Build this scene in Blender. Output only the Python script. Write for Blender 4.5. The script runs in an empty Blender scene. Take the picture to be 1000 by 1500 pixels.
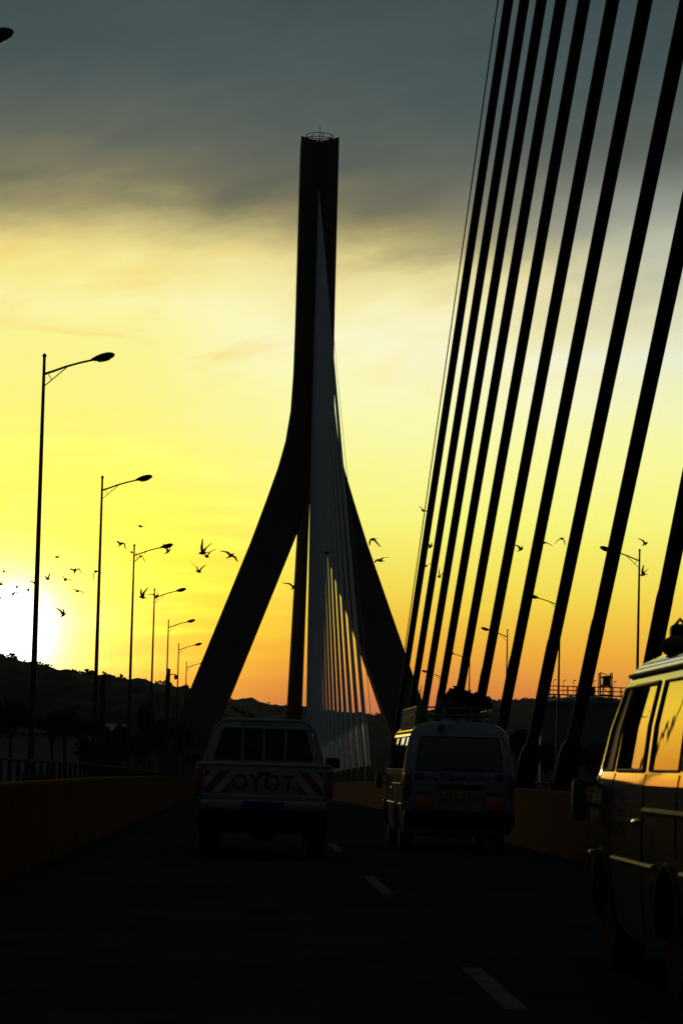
import bpy, bmesh, math, random
from math import radians as R, pi, sin, cos, sqrt
from mathutils import Vector, Matrix, noise
random.seed(7)
S = bpy.context.scene
COL = S.collection

# ------------------------------------------------------------------ camera
F = 3600.0                       # focal length in pixels of a 1000x1500 frame
EYE = 1.2
PITCH, ROLL = R(3.5), R(1.5)
VPX, VPY = 360.0, 1118.0         # where the road vanishes
def cam_rot(yaw):
    return Matrix.Rotation(-yaw, 3, 'Z') @ Matrix.Rotation(pi/2 + PITCH, 3, 'X') @ Matrix.Rotation(ROLL, 3, 'Z')
yaw = 0.0
for _ in range(30):
    v = cam_rot(yaw).transposed() @ Vector((0, 1, 0))
    yaw -= (v.x / -v.z - (VPX - 500) / F) * -1.0
v = cam_rot(yaw).transposed() @ Vector((0, 1, 0))
SHY = v.y / -v.z - (750 - VPY) / F
CR = cam_rot(yaw)
CP = Vector((0, 0, EYE))
def ray(px, py):
    return CR @ Vector(((px - 500) / F, (750 - py) / F + SHY, -1.0))
def at_y(px, py, y):
    d = ray(px, py); return CP + d * (y / d.y)
def at_x(px, py, x):
    d = ray(px, py); return CP + d * (x / d.x)
cd = bpy.data.cameras.new('camera'); cam = bpy.data.objects.new('camera', cd); COL.objects.link(cam)
cam.matrix_world = Matrix.Translation(CP) @ CR.to_4x4()
cd.sensor_width = 36; cd.lens = F / 1500 * 36; cd.shift_y = SHY * F / 1500
cd.clip_start = 0.1; cd.clip_end = 30000
cd.dof.use_dof = True; cd.dof.focus_distance = 180; cd.dof.aperture_fstop = 8
S.camera = cam

# ------------------------------------------------------------------ materials
def mat(name, col, rough=0.7, metal=0.0, spec=0.5, coat=0.0, vary=0.0, vscale=3.0, bump=0.0, bscale=40.0, ior=None):
    m = bpy.data.materials.new(name); m.use_nodes = True
    nt = m.node_tree; b = nt.nodes['Principled BSDF']
    b.inputs['Base Color'].default_value = (*col, 1)
    b.inputs['Roughness'].default_value = rough
    b.inputs['Metallic'].default_value = metal
    b.inputs['Specular IOR Level'].default_value = spec
    b.inputs['Coat Weight'].default_value = coat
    b.inputs['Coat Roughness'].default_value = 0.03; b.inputs['Coat IOR'].default_value = 1.9
    if ior: b.inputs['IOR'].default_value = ior
    tc = nt.nodes.new('ShaderNodeTexCoord')
    if vary:
        n = nt.nodes.new('ShaderNodeTexNoise'); n.inputs['Scale'].default_value = vscale
        n.inputs['Detail'].default_value = 8; n.inputs['Roughness'].default_value = 0.65
        nt.links.new(tc.outputs['Object'], n.inputs['Vector'])
        r = nt.nodes.new('ShaderNodeValToRGB')
        r.color_ramp.elements[0].position = 0.3; r.color_ramp.elements[1].position = 0.72
        r.color_ramp.elements[0].color = (*[c * (1 - vary) for c in col], 1)
        r.color_ramp.elements[1].color = (*[min(1, c * (1 + vary)) for c in col], 1)
        nt.links.new(n.outputs['Fac'], r.inputs['Fac']); nt.links.new(r.outputs['Color'], b.inputs['Base Color'])
    if bump:
        n2 = nt.nodes.new('ShaderNodeTexNoise'); n2.inputs['Scale'].default_value = bscale; n2.inputs['Detail'].default_value = 4
        nt.links.new(tc.outputs['Object'], n2.inputs['Vector'])
        bp = nt.nodes.new('ShaderNodeBump'); bp.inputs['Strength'].default_value = bump; bp.inputs['Distance'].default_value = 0.02
        nt.links.new(n2.outputs['Fac'], bp.inputs['Height']); nt.links.new(bp.outputs['Normal'], b.inputs['Normal'])
    return m
M = {}
M['asphalt'] = mat('asphalt', (.065, .064, .066), 1.0, spec=.0, vary=.35, vscale=.8, bump=.5, bscale=60)
M['paint_mark'] = mat('road_paint', (.27, .23, .18), 1.0, spec=.0, vary=.3, vscale=6)
M['concrete'] = mat('concrete', (.17, .165, .15), .9, spec=.2, vary=.18, vscale=.6, bump=.2, bscale=8)
M['deck'] = mat('deck_concrete', (.14, .13, .12), 1.0, spec=.02, vary=.2, vscale=.7)
M['orange'] = mat('orange_barrier_paint', (.15, .043, .009), 1.0, spec=.03, vary=.3, vscale=1.6, bump=.15, bscale=20)
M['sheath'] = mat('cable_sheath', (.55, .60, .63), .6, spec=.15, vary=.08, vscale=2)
M['sheath_shade'] = mat('shaded_dark_sheath', (.11, .11, .11), .65, spec=.15, vary=.15, vscale=2)  # shade painted in: darker sheath for cables seen from their ground-facing side
M['guard'] = mat('guard_pipe_steel', (.72, .74, .76), .4, spec=.4, vary=.1, vscale=4)
M['housing'] = mat('anchor_housing', (.09, .07, .055), .7, spec=.2, vary=.25, vscale=5)
M['darksteel'] = mat('dark_painted_steel', (.07, .075, .08), .5, spec=.4, vary=.2, vscale=8)
M['galv'] = mat('galvanised_steel', (.22, .23, .24), .45, metal=.6, vary=.15, vscale=9)
M['rail'] = mat('railing_steel', (.09, .07, .05), .9, spec=.08, vary=.2, vscale=3)
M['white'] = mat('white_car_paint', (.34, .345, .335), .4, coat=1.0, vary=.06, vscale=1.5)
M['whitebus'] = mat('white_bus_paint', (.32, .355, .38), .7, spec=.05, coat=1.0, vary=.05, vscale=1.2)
M['shadebus'] = mat('shaded_bus_paint', (.15, .11, .07), .8, spec=.05, coat=1.0, vary=.25, vscale=2.0, bump=.02, bscale=3)  # bus paint darkened and browned, putting the flank's shade into the colour
M['blue'] = mat('blue_vinyl', (.02, .05, .36), .8, spec=.04, coat=1.0)
M['red'] = mat('red_reflective_tape', (.34, .014, .01), .45)
M['silver'] = mat('silver_tape', (.55, .57, .58), .45)
M['black'] = mat('black_plastic', (.012, .012, .013), .6, spec=.25, vary=.2, vscale=8)
M['rubber'] = mat('tyre_rubber', (.01, .01, .01), .9, spec=.1, bump=.4, bscale=60)
M['chrome'] = mat('chrome', (.75, .75, .76), .12, metal=1.0)
M['rimsteel'] = mat('rim_steel', (.2, .2, .21), .45, metal=.7)
M['letter'] = mat('grey_lettering', (.03, .03, .035), .6)
M['tail'] = mat('tail_lens', (.35, .012, .01), .15, coat=.5)
M['amber'] = mat('amber_lens', (.6, .16, .02), .2, coat=.5)
M['plate_y'] = mat('yellow_plate', (.62, .36, .02), .5)
M['plate_b'] = mat('blue_plate', (.015, .06, .28), .5)
M['seat'] = mat('seat_cloth', (.04, .04, .045), .9, vary=.2)
M['cloth'] = mat('dark_cotton', (.05, .045, .06), .9, vary=.2)
M['skin'] = mat('skin', (.12, .06, .035), .6)
M['leaf'] = mat('foliage', (.05, .065, .02), .75, spec=.2, vary=.5, vscale=1.3)
M['leaf_d'] = mat('dark_foliage', (.035, .05, .018), .8, spec=.15, vary=.5, vscale=.6)
M['bark'] = mat('bark', (.09, .065, .045), .95, vary=.3, vscale=4, bump=.5, bscale=20)
M['hill'] = mat('hill_bush', (.05, .06, .05), .95, spec=.05, vary=.5, vscale=.03)
M['ground'] = mat('ground_soil', (.09, .07, .045), .95, spec=.05, vary=.4, vscale=.1)
M['wall'] = mat('pale_cladding', (.5, .52, .53), .6, spec=.2, vary=.1, vscale=.5)
M['roof'] = mat('roof_sheet', (.04, .04, .04), .9, spec=.05, vary=.2)
M['tank'] = mat('tank_paint', (.2, .24, .27), .55, spec=.3, vary=.12, vscale=.4)
M['bird'] = mat('bird_feathers', (.03, .026, .024), .8, spec=.1, vary=.3, vscale=12)
M['sack'] = mat('woven_sack', (.07, .06, .05), .9, vary=.4, vscale=7, bump=.5, bscale=30)
M['water'] = mat('river_water', (.012, .018, .02), .12, spec=.5, bump=.4, bscale=1.2)

def glass_mat(name, tint, body=None, ior=1.52):
    m = bpy.data.materials.new(name); m.use_nodes = True; nt = m.node_tree
    for n in list(nt.nodes): nt.nodes.remove(n)
    o = nt.nodes.new('ShaderNodeOutputMaterial')
    fr = nt.nodes.new('ShaderNodeFresnel'); fr.inputs['IOR'].default_value = ior
    g = nt.nodes.new('ShaderNodeBsdfGlossy'); g.inputs['Roughness'].default_value = .015
    t = nt.nodes.new('ShaderNodeBsdfTransparent'); t.inputs['Color'].default_value = (*tint, 1)
    mx = nt.nodes.new('ShaderNodeMixShader')
    nt.links.new(fr.outputs['Fac'], mx.inputs['Fac']); nt.links.new(t.outputs[0], mx.inputs[1]); nt.links.new(g.outputs[0], mx.inputs[2])
    # old panes are slightly wavy
    tc = nt.nodes.new('ShaderNodeTexCoord'); n2 = nt.nodes.new('ShaderNodeTexNoise'); n2.inputs['Scale'].default_value = 2.2
    nt.links.new(tc.outputs['Object'], n2.inputs['Vector'])
    bp = nt.nodes.new('ShaderNodeBump'); bp.inputs['Strength'].default_value = .02; bp.inputs['Distance'].default_value = .05
    nt.links.new(n2.outputs['Fac'], bp.inputs['Height']); nt.links.new(bp.outputs['Normal'], g.inputs['Normal'])
    nt.links.new(mx.outputs[0], o.inputs['Surface'])
    return m
M['glass'] = glass_mat('window_glass', (.55, .58, .57))
M['tint'] = glass_mat('tinted_glass', (.10, .11, .11), ior=2.3)

# ------------------------------------------------------------------ mesh building
class MB:
    def __init__(self): self.v = []; self.f = []
    def add(self, vs, fs):
        k = len(self.v); self.v += [Vector(p) for p in vs]
        self.f += [tuple(i + k for i in f) for f in fs]; return self
    def box(self, c, s, rot=None):
        c = Vector(c); hx, hy, hz = [a / 2 for a in s]
        vs = [Vector((x, y, z)) for x in (-hx, hx) for y in (-hy, hy) for z in (-hz, hz)]
        if rot is not None: vs = [rot @ p for p in vs]
        return self.add([p + c for p in vs], [(0, 1, 3, 2), (4, 6, 7, 5), (0, 4, 5, 1), (2, 3, 7, 6), (0, 2, 6, 4), (1, 5, 7, 3)])
    def rbox(self, c, s, r=.02, rot=None):           # box with bevelled edges
        bm = bmesh.new(); bmesh.ops.create_cube(bm, size=1)
        for p in bm.verts: p.co = Vector((p.co.x * s[0], p.co.y * s[1], p.co.z * s[2]))
        bmesh.ops.bevel(bm, geom=list(bm.edges), offset=min(r, min(s) * .45), segments=3, affect='EDGES', profile=.5)
        bm.verts.index_update(); c = Vector(c)
        self.add([(rot @ p.co if rot is not None else p.co) + c for p in bm.verts], [tuple(q.index for q in f.verts) for f in bm.faces])
        bm.free(); return self
    def tube(self, pts, r, n=8, cap=True):
        pts = [Vector(p) for p in pts]
        rr = r if isinstance(r, (list, tuple)) else [r] * len(pts)
        rings = []; up = None
        for i, p in enumerate(pts):
            d = (pts[min(i + 1, len(pts) - 1)] - pts[max(i - 1, 0)]).normalized()
            if up is None:
                up = Vector((0, 0, 1)) if abs(d.z) < .9 else Vector((1, 0, 0))
            a = d.cross(up).normalized(); b = a.cross(d).normalized(); up = b
            rings.append([p + (a * cos(2 * pi * k / n) + b * sin(2 * pi * k / n)) * rr[i] for k in range(n)])
        vs = [q for g in rings for q in g]; fs = []
        for i in range(len(pts) - 1):
            for k in range(n):
                k2 = (k + 1) % n; fs.append((i * n + k, i * n + k2, (i + 1) * n + k2, (i + 1) * n + k))
        if cap:
            fs.append(tuple(range(n))[::-1]); fs.append(tuple((len(pts) - 1) * n + k for k in range(n)))
        return self.add(vs, fs)
    def lathe(self, prof, c, axis='Z', n=20):         # prof: list of (radius, height)
        vs = []; fs = []
        for (r, h) in prof:
            for k in range(n):
                a = 2 * pi * k / n
                p = (r * cos(a), r * sin(a), h)
                if axis == 'X': p = (h, r * cos(a), r * sin(a))
                if axis == 'Y': p = (r * sin(a), h, r * cos(a))
                vs.append(Vector(p) + Vector(c))
        for i in range(len(prof) - 1):
            for k in range(n):
                k2 = (k + 1) % n; fs.append((i * n + k, i * n + k2, (i + 1) * n + k2, (i + 1) * n + k))
        fs.append(tuple(range(n))[::-1]); fs.append(tuple((len(prof) - 1) * n + k for k in range(n)))
        return self.add(vs, fs)
    def ball(self, c, s, n=12, m=8, rot=None):
        c = Vector(c); vs = []; fs = []
        for i in range(m + 1):
            t = pi * i / m
            for k in range(n):
                a = 2 * pi * k / n
                p = Vector((s[0] * sin(t) * cos(a), s[1] * sin(t) * sin(a), s[2] * cos(t)))
                vs.append((rot @ p if rot is not None else p) + c)
        for i in range(m):
            for k in range(n):
                k2 = (k + 1) % n; fs.append((i * n + k, (i + 1) * n + k, (i + 1) * n + k2, i * n + k2))
        return self.add(vs, fs)
    def build(self, name, m, parent=None, smooth=35, clean=False):
        me = bpy.data.meshes.new(name); me.from_pydata([tuple(p) for p in self.v], [], self.f)
        bm = bmesh.new(); bm.from_mesh(me)
        if clean: bmesh.ops.remove_doubles(bm, verts=bm.verts, dist=1e-5)
        bmesh.ops.recalc_face_normals(bm, faces=bm.faces)
        bm.to_mesh(me); bm.free()
        me.materials.append(M[m] if isinstance(m, str) else m)
        if smooth:
            for p in me.polygons: p.use_smooth = True
            me.set_sharp_from_angle(angle=R(smooth))
        o = bpy.data.objects.new(name, me); COL.objects.link(o)
        if parent: o.parent = parent
        return o
def tag(o, label=None, cat=None, group=None, kind=None):
    if label: o['label'] = label
    if cat: o['category'] = cat
    if group: o['group'] = group
    if kind: o['kind'] = kind
    return o
def empty(name, loc, label, cat, group=None, rz=0):
    o = bpy.data.objects.new(name, None); COL.objects.link(o); o.location = loc; o.rotation_euler = (0, 0, rz)
    o.empty_display_size = .3
    return tag(o, label, cat, group)
def copy_tree(o, parent=None):
    kids = list(o.children)
    c = o.copy(); COL.objects.link(c)
    if parent: c.parent = parent
    for k in kids: copy_tree(k, c)
    return c

# ------------------------------------------------------------------ the bridge deck
CX = 5.9                      # centre line of the bridge
PY = 256.0                    # distance of the pylon
def dz(y):
    if y <= 0: return 0.0
    if y <= PY: return -y * y / 27000.0
    return -PY * PY / 27000.0 - (y - PY) * 2 * PY / 27000.0
Y0, Y1 = -60, 430
ST = [Y0 + 5 * i for i in range((Y1 - Y0) // 5 + 1)]
def strip(prof, z0=0, st=ST, closed=True):     # extrude an (x, z) section along the deck profile
    mb = MB(); n = len(prof); vs = []; fs = []
    for y in st: vs += [(x, y, dz(y) + z + z0) for x, z in prof]
    for i in range(len(st) - 1):
        for k in range(n if closed else n - 1):
            k2 = (k + 1) % n; fs.append((i * n + k, i * n + k2, (i + 1) * n + k2, (i + 1) * n + k))
    if closed: fs += [tuple(range(n)), tuple((len(st) - 1) * n + k for k in range(n))]
    return mb.add(vs, fs)
def sym(prof): return [(2 * CX - x, z) for x, z in prof]
tag(strip([(-5.9, -.02), (-5.9, -.45), (-3, -.7), (1, -2.4), (10.8, -2.4), (14.8, -.7), (17.7, -.45), (17.7, -.02)]).build('bridge_deck', 'deck'), kind='structure')
tag(strip([(-2.45, 0), (4.8, 0)], closed=False).build('road', 'asphalt'), kind='structure')
tag(strip([(7.0, 0), (14.25, 0)], closed=False).build('road', 'asphalt'), kind='structure')
for pr in ([(-5.9, 0), (-5.9, .16), (-2.66, .16), (-2.66, 0)],):
    tag(strip(pr).build('footpath', 'deck'), kind='structure')
    tag(strip(sym(pr)).build('footpath', 'deck'), kind='structure')
jersey = [(-2.30, 0), (-2.30, .10), (-2.40, .30), (-2.45, .93), (-2.48, .955), (-2.60, .955), (-2.63, .93), (-2.66, 0)]
def bar(pr, label):
    return tag(strip(pr).build('crash_barrier', 'orange'), label, 'barrier')
bar(jersey, 'long orange concrete barrier along the left edge of the road, beside the footpath')
def shift(pr, dx): return [(x + dx, z) for x, z in pr]
med = [(4.62, 0), (4.62, .10), (4.72, .30), (4.77, .93), (4.80, .955), (4.92, .955), (4.95, .93), (4.98, 0)]
bar(med, 'orange concrete median barrier between the near road and the stay cable anchors')
bar(sym(med), 'orange concrete median barrier on the far side of the stay cable anchors')
bar(sym(jersey), 'orange concrete barrier along the outer edge of the opposite road')
# median strip between the barriers
tag(strip([(4.98, 0), (4.98, .12), (6.82, .12), (6.82, 0)]).build('median_strip', 'deck'), kind='structure')

def paint(x0, x1, ya, yb, name):
    ys = [ya + (yb - ya) * i / 6 for i in range(7)]
    return tag(strip([(x0, .005), (x1, .005)], st=ys, closed=False).build(name, 'paint_mark'), kind='structure')
# dashes: found from the photograph, then repeated at their spacing
DX = 1.40
for ya, yb in ((12.4, 15.0), (23.6, 27.6), (35.6, 39.6), (47.6, 51.6), (59.6, 63.6), (71.6, 75.6), (83.6, 87.6), (95.6, 99.6), (107.6, 111.6)):
    paint(DX - .06, DX + .06, ya, yb, 'lane_marking')
for ya in range(0, 130, 12): paint(10.57, 10.69, ya, ya + 4, 'lane_marking')
# railings ------------------------------------------------------------
def railing(x, label):
    t = empty('bridge_railing', (0, 0, 0), label, 'railing')
    mb = MB(); zb = .16
    for (h, r) in ((1.10, .035), (.72, .012), (.38, .012)):
        mb.tube([(x, y, dz(y) + zb + h) for y in range(20, 238, 4)], r, 6)
    mb.build('rail', 'rail', t)
    first = None
    for k in range(98):
        y = 40 + 2 * k
        if first is None:
            first = MB().rbox((0, 0, .54), (.085, .12, 1.10), .015).box((0, 0, .03), (.16, .2, .05)).build('post', 'rail', t); o = first
        else:
            o = first.copy(); COL.objects.link(o)
        o.location = (x, y, dz(y) + zb)
    return t
railing(-4.95, 'dark steel railing with upright bars along the left footpath')
railing(2 * CX + 4.95, 'dark steel railing along the far right footpath, beyond the nearest minibus')

# street lamps ----------------------------------------------------------
LH = 11.6
def make_lamp():
    t = empty('street_lamp', (0, 0, 0), 'x', 'street lamp')
    MB().tube([(0, 0, 0), (0, 0, .5), (0, 0, LH)], [.095, .09, .038], 10).lathe([(.05, LH - .02), (.055, LH + .02), (.02, LH + .07)], (0, 0, 0), n=10).build('pole', 'darksteel', t)
    MB().rbox((0, 0, .02), (.36, .36, .05), .01).rbox((0, 0, .25), (.2, .2, .46), .02).build('base', 'darksteel', t)
    arm = [(0, 0, LH - .46), (.25, 0, LH - .37), (.55, 0, LH - .25), (.9, 0, LH - .14), (1.25, 0, LH - .05)]
    MB().tube(arm, [.032, .03, .028, .027, .026], 8).build('arm', 'darksteel', t)
    MB().tube([(0, 0, LH - .78), (.25, 0, LH - .56), (.6, 0, LH - .24)], .014, 6).tube([(.10, 0, LH - .43), (.2, 0, LH - .6)], .012, 6).build('brace', 'darksteel', t)
    rot = Matrix.Rotation(R(-15), 3, 'Y')
    h = MB(); n = 10
    prof = [(-.06, .035), (.0, .055), (.10, .09), (.25, .115), (.40, .11), (.5, .075), (.55, .02)]
    vs = []; fs = []
    for (xx, r) in prof:
        for k in range(n):
            a = 2 * pi * k / n
            vs.append(rot @ Vector((xx, 1.25 * r * cos(a), r * .85 * sin(a))) + Vector((1.24, 0, LH - .04)))
    for i in range(len(prof) - 1):
        for k in range(n):
            k2 = (k + 1) % n; fs.append((i * n + k, i * n + k2, (i + 1) * n + k2, (i + 1) * n + k))
    fs += [tuple(range(n)), tuple((len(prof) - 1) * n + k for k in range(n))]
    lh = h.add(vs, fs).build('lamp_head', 'darksteel', t)
    MB().ball(rot @ Vector((.26, 0, -.085)) + Vector((1.24, 0, LH - .04)), (.17, .09, .035), 12, 6, rot).build('lens', 'glass', lh)
    return t
ORD = ['nearest', 'second', 'third', 'fourth', 'fifth', 'sixth', 'seventh', 'eighth', 'ninth', 'tenth', 'eleventh', 'twelfth', 'thirteenth', 'fourteenth', 'fifteenth', 'sixteenth', 'seventeenth', 'eighteenth']
lamp0 = make_lamp()
LX = -5.38
LD = [34.75, 62, 87.3, 112.6, 137.9, 163.2, 188.5, 213.8]
LLAB = ['street lamp showing only its dark head in the top left corner',
        'tallest street lamp on the left, its pole crossing the white sun glow',
        'second complete street lamp of the left row, a bird against its pole',
        'third complete street lamp of the left row, small birds round its arm and bracket',
        'fourth complete street lamp of the left row, a bird close under its arm',
        'fifth complete street lamp of the left row, next to the thick camera pole',
        'sixth complete street lamp of the left row, between the camera pole and the pylon leg',
        'seventh street lamp of the left row, its head touching the left pylon leg']
for i, d in enumerate(LD):
    o = lamp0 if i == 0 else copy_tree(lamp0)
    o.location = (LX, d, dz(d) - .1); tag(o, LLAB[i], 'street lamp', 'street lamps along the left edge of the bridge')
RLAB = ['tall street lamp on the right, clear of the cables, rising over the nearest minibus roof',
        'street lamp on the right half hidden by a thick cable',
        'street lamp on the right standing free between two thick cables left of the hidden one',
        'street lamp on the right just behind the cargo on the minibus roof, arm only',
        'small street lamp on the right between the third and fourth thick cable',
        'smallest street lamp on the right, its arm beside the right pylon leg']
for i, d in enumerate([108, 135.5, 163, 190.5, 218, 244]):
    o = copy_tree(lamp0); o.location = (2 * CX - LX - .03, d, dz(d) - .1); o.rotation_euler = (0, 0, pi)
    tag(o, RLAB[i], 'street lamp', 'street lamps along the right edge of the bridge')

# camera poles on the left footpath
def camera_pole(px, pytop, d, label, dome):
    p = at_y(px, pytop, d); zb = dz(d) + .16; h = p.z - zb
    t = empty('camera_pole', (p.x, d, zb), label, 'camera pole')
    MB().tube([(0, 0, 0), (0, 0, h)], [.17, .13], 12).lathe([(.15, h - .02), (.15, h + .02), (.05, h + .08)], (0, 0, 0), n=12).build('pole', 'darksteel', t)
    MB().rbox((-.02, -.16, h - .6), (.3, .22, .4), .02).build('control_box', 'darksteel', t)
    s = 1 if dome else -1
    a = MB().tube([(0, 0, h - .35), (s * .35, 0, h - .3), (s * .5, 0, h - .32)], .03, 8).build('arm', 'darksteel', t)
    if dome: MB().lathe([(.04, .18), (.11, .12), (.12, 0), (.10, -.1), (.03, -.16)], (.5, 0, h - .5), n=14).build('camera', 'black', t)
    else: MB().rbox((-.35, -.05, h - .3), (.16, .36, .14), .03).build('camera', 'black', t)
camera_pole(247, 981, 165, 'thick dark pole with a small hanging dome camera beside the left lamp row', True)
camera_pole(152, 990, 120, 'thick dark pole with a box camera standing out against the left hill', False)

# ------------------------------------------------------------------ pylon
def lerp_tab(tab, z):
    for (z0, a), (z1, b) in zip(tab, tab[1:]):
        if z0 <= z <= z1: return a + (b - a) * (z - z0) / (z1 - z0)
    return tab[0][1] if z < tab[0][0] else tab[-1][1]
WO = [(-14, 20.4), (9.7, 11.4), (24, 6.05), (27.5, 4.85), (31.8, 3.45), (34.6, 2.75), (38.2, 2.25), (42.5, 2.05), (46.7, 2.0), (66.7, 1.98)]
APEX = 28.6
def w_out(z): return lerp_tab(WO, z)
def w_in(z): return 0.0 if z >= APEX else (APEX - z) * .374
t = empty('bridge_pylon', (CX, PY, dz(PY)), 'tall dark concrete pylon splitting into two splayed legs that straddle the road', 'pylon')
zb = dz(PY); mb = MB()
zs = [-14, -8, -2, 4, 9.7, 16, 20, 24, 26, APEX] + [APEX + .6 * i for i in range(1, 24)] + [44, 48, 54, 60, 66.7]
for s in (-1, 1):
    vs = []; fs = []
    for z in zs:
        dep = 3.0 + max(0, APEX - z) * .03; rec = 2.2 if z > APEX else max(.5, 2.2 - (APEX - z) * .14)
        o, i = w_out(z), w_in(z)
        vs += [(s * o, -dep, z - zb), (s * i, -dep + rec, z - zb), (s * i, dep - rec, z - zb), (s * o, dep, z - zb)]
    for k in range(len(zs) - 1):
        for q in range(4):
            if q == 1 and zs[k] >= APEX: continue
            q2 = (q + 1) % 4; fs.append((k * 4 + q, k * 4 + q2, k * 4 + 4 + q2, k * 4 + 4 + q))
    fs += [(0, 1, 2, 3), tuple((len(zs) - 1) * 4 + q for q in range(4))]
    mb.add(vs, fs)
mb.build('shaft', 'concrete', t, smooth=20, clean=True)
TOP = 66.7 - zb
MB().rbox((0, 0, TOP - .35), (1.3, 1.4, .8), .08).build('cable_saddle_block', 'concrete', t)
g = MB()
rad = 1.42
for h in (.85, .45, .08): g.tube([(rad * cos(2 * pi * k / 28), rad * .9 * sin(2 * pi * k / 28), TOP + h) for k in range(29)], .035, 6, cap=False)
g.build('guard_rail', 'galv', t)
for k in range(8):
    a = 2 * pi * k / 8 + .2
    MB().tube([(rad * cos(a), rad * .9 * sin(a), TOP - .05), (rad * cos(a), rad * .9 * sin(a), TOP + .87)], .045, 6).build('rail_post', 'galv', t)
MB().tube([(0, 0, TOP - .1), (0, 0, TOP + .6), (0, 0, TOP + 2.1)], [.06, .045, .012], 8).build('lightning_rod', 'galv', t)
MB().lathe([(.12, TOP - .05), (.2, TOP + .05), (.2, TOP + .22), (.1, TOP + .36)], (0, -.1, 0), n=12).build('warning_lamp', 'tail', t)
MB().rbox((1.05, -.5, TOP + .2), (.22, .3, .5), .03).build('instrument_box', 'darksteel', t)

# ------------------------------------------------------------------ stay cables
CR_ = .118
def stay(name, base, top, label, group, hood=1.7, guard=3.6, gr=.02, sheath='sheath', cr=CR_):
    base = Vector(base); top = Vector(top); d = (top - base).normalized()
    t = empty(name, base, label, 'stay cable', group)
    def q(h): return d * (h / d.z)
    Ltot = top - base
    mid = [Ltot * k / 10 for k in range(11)]
    sag = [(p[0], p[1], p[2] - .6 * (k / 10) * (1 - k / 10) * (abs(Ltot.y) / 120)) for k, p in enumerate(mid)]
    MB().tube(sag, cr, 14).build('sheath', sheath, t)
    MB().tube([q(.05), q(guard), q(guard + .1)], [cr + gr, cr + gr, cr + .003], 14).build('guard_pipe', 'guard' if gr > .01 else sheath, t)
    MB().tube([q(-.1), q(hood * .8), q(hood * .93), q(hood)], [.22, .22, .19, .14], 16).tube([q(0), q(.12)], [.36, .34], 16).tube([q(hood * .45), q(hood * .45 + .1)], .275, 16).build('anchor_housing', 'housing', t)
    return t
NEAR = [((743.5, 0), (606.5, 900)), ((766.6, 0), (624, 900)), ((791.5, 0), (643.5, 900)), ((820, 0), (666, 900)), ((854, 0), (693.5, 900)),
        ((895.6, 0), (727, 900)), ((943.3, 0), (766.5, 900)), ((1005, 0), (818.5, 900)), ((1006, 300), (878.5, 900)), ((1000, 742), (968, 900))]
NL = ['thick dark stay cable next to the thin rope, first and leftmost of the near fan',
      'second thick stay cable from the left in the near fan', 'third thick stay cable from the left in the near fan',
      'fourth thick stay cable from the left in the near fan', 'fifth thick stay cable from the left in the near fan',
      'sixth thick stay cable from the left, crossing the free standing lamp on the right',
      'seventh thick stay cable from the left, meeting the median right of the minibus',
      'eighth thick stay cable from the left, hiding a street lamp pole',
      'ninth thick stay cable from the left, in front of the storage tank',
      'tenth and rightmost thick stay cable, coming down behind the roof load of the nearest minibus']
for i, (a, b) in enumerate(NEAR):
    A = at_x(a[0], a[1], CX); B = at_x(b[0], b[1], CX)
    dd = (A - B) / (A.y - B.y)
    y = B.y
    for _ in range(20):
        zc = B.z + dd.z * (y - B.y); y += (zc - (dz(y) + .12)) / -dd.z
    base = B + dd * (y - B.y); top = B + dd * (-16 - B.y)
    base.x = CX; top.x = CX
    stay('stay_cable', base, top, NL[i], 'thick stay cables of the near fan', hood=1.7, gr=.008, sheath='sheath_shade')
    if i == 0: print('near base', base, 'top', top)
# thin rope left of the near fan
A = at_x(729, 0, CX); B = at_x(600, 900, CX); dd = (A - B) / (A.y - B.y)
yb = B.y
for _ in range(20): yb += (B.z + dd.z * (yb - B.y) - dz(yb) - .1) / -dd.z
tag(MB().tube([B + dd * (yb - B.y), B + dd * (-16 - B.y)], .018, 6).build('steel_rope', 'darksteel'), 'thin rope running just left of the first thick stay cable', 'rope')
# the pylon's own fan: towards the camera, and beyond it
NF = 17
for i in range(NF):
    y = 115 + 7.75 * i
    if y > 241: break
    zt = 61.5 - i * 1.5
    stay('stay_cable', (CX, y, dz(y) + .12), (CX, PY - 1.0, zt),
         ('rightmost' if i == 0 else ORD[i] + ' from the right') + ' pale stay cable in the fan under the pylon', 'pale stay cables of the pylon fan', hood=1.5, cr=.107)
for i in range(NF):
    y = PY + 19 + 7.2 * (NF - 1 - i)
    zt = 61.5 - i * 1.5
    stay('stay_cable', (CX, y, dz(y) + .12), (CX, PY + 1.0, zt), 'dark stay cable in the merged band seen between the pylon legs', 'dark stay cables behind the pylon', hood=1.5, sheath='sheath_shade')
A = at_x(486.5, 470, CX); B = at_x(511, 725, CX); dd = (B - A) / (B.y - A.y)
tag(MB().tube([(CX, PY - 1, 62), A, B, (CX, 108, dz(108) + .1)], .014, 6).build('steel_rope', 'darksteel'), 'hair thin rope right of the pale cable fan under the pylon top', 'rope')

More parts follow.
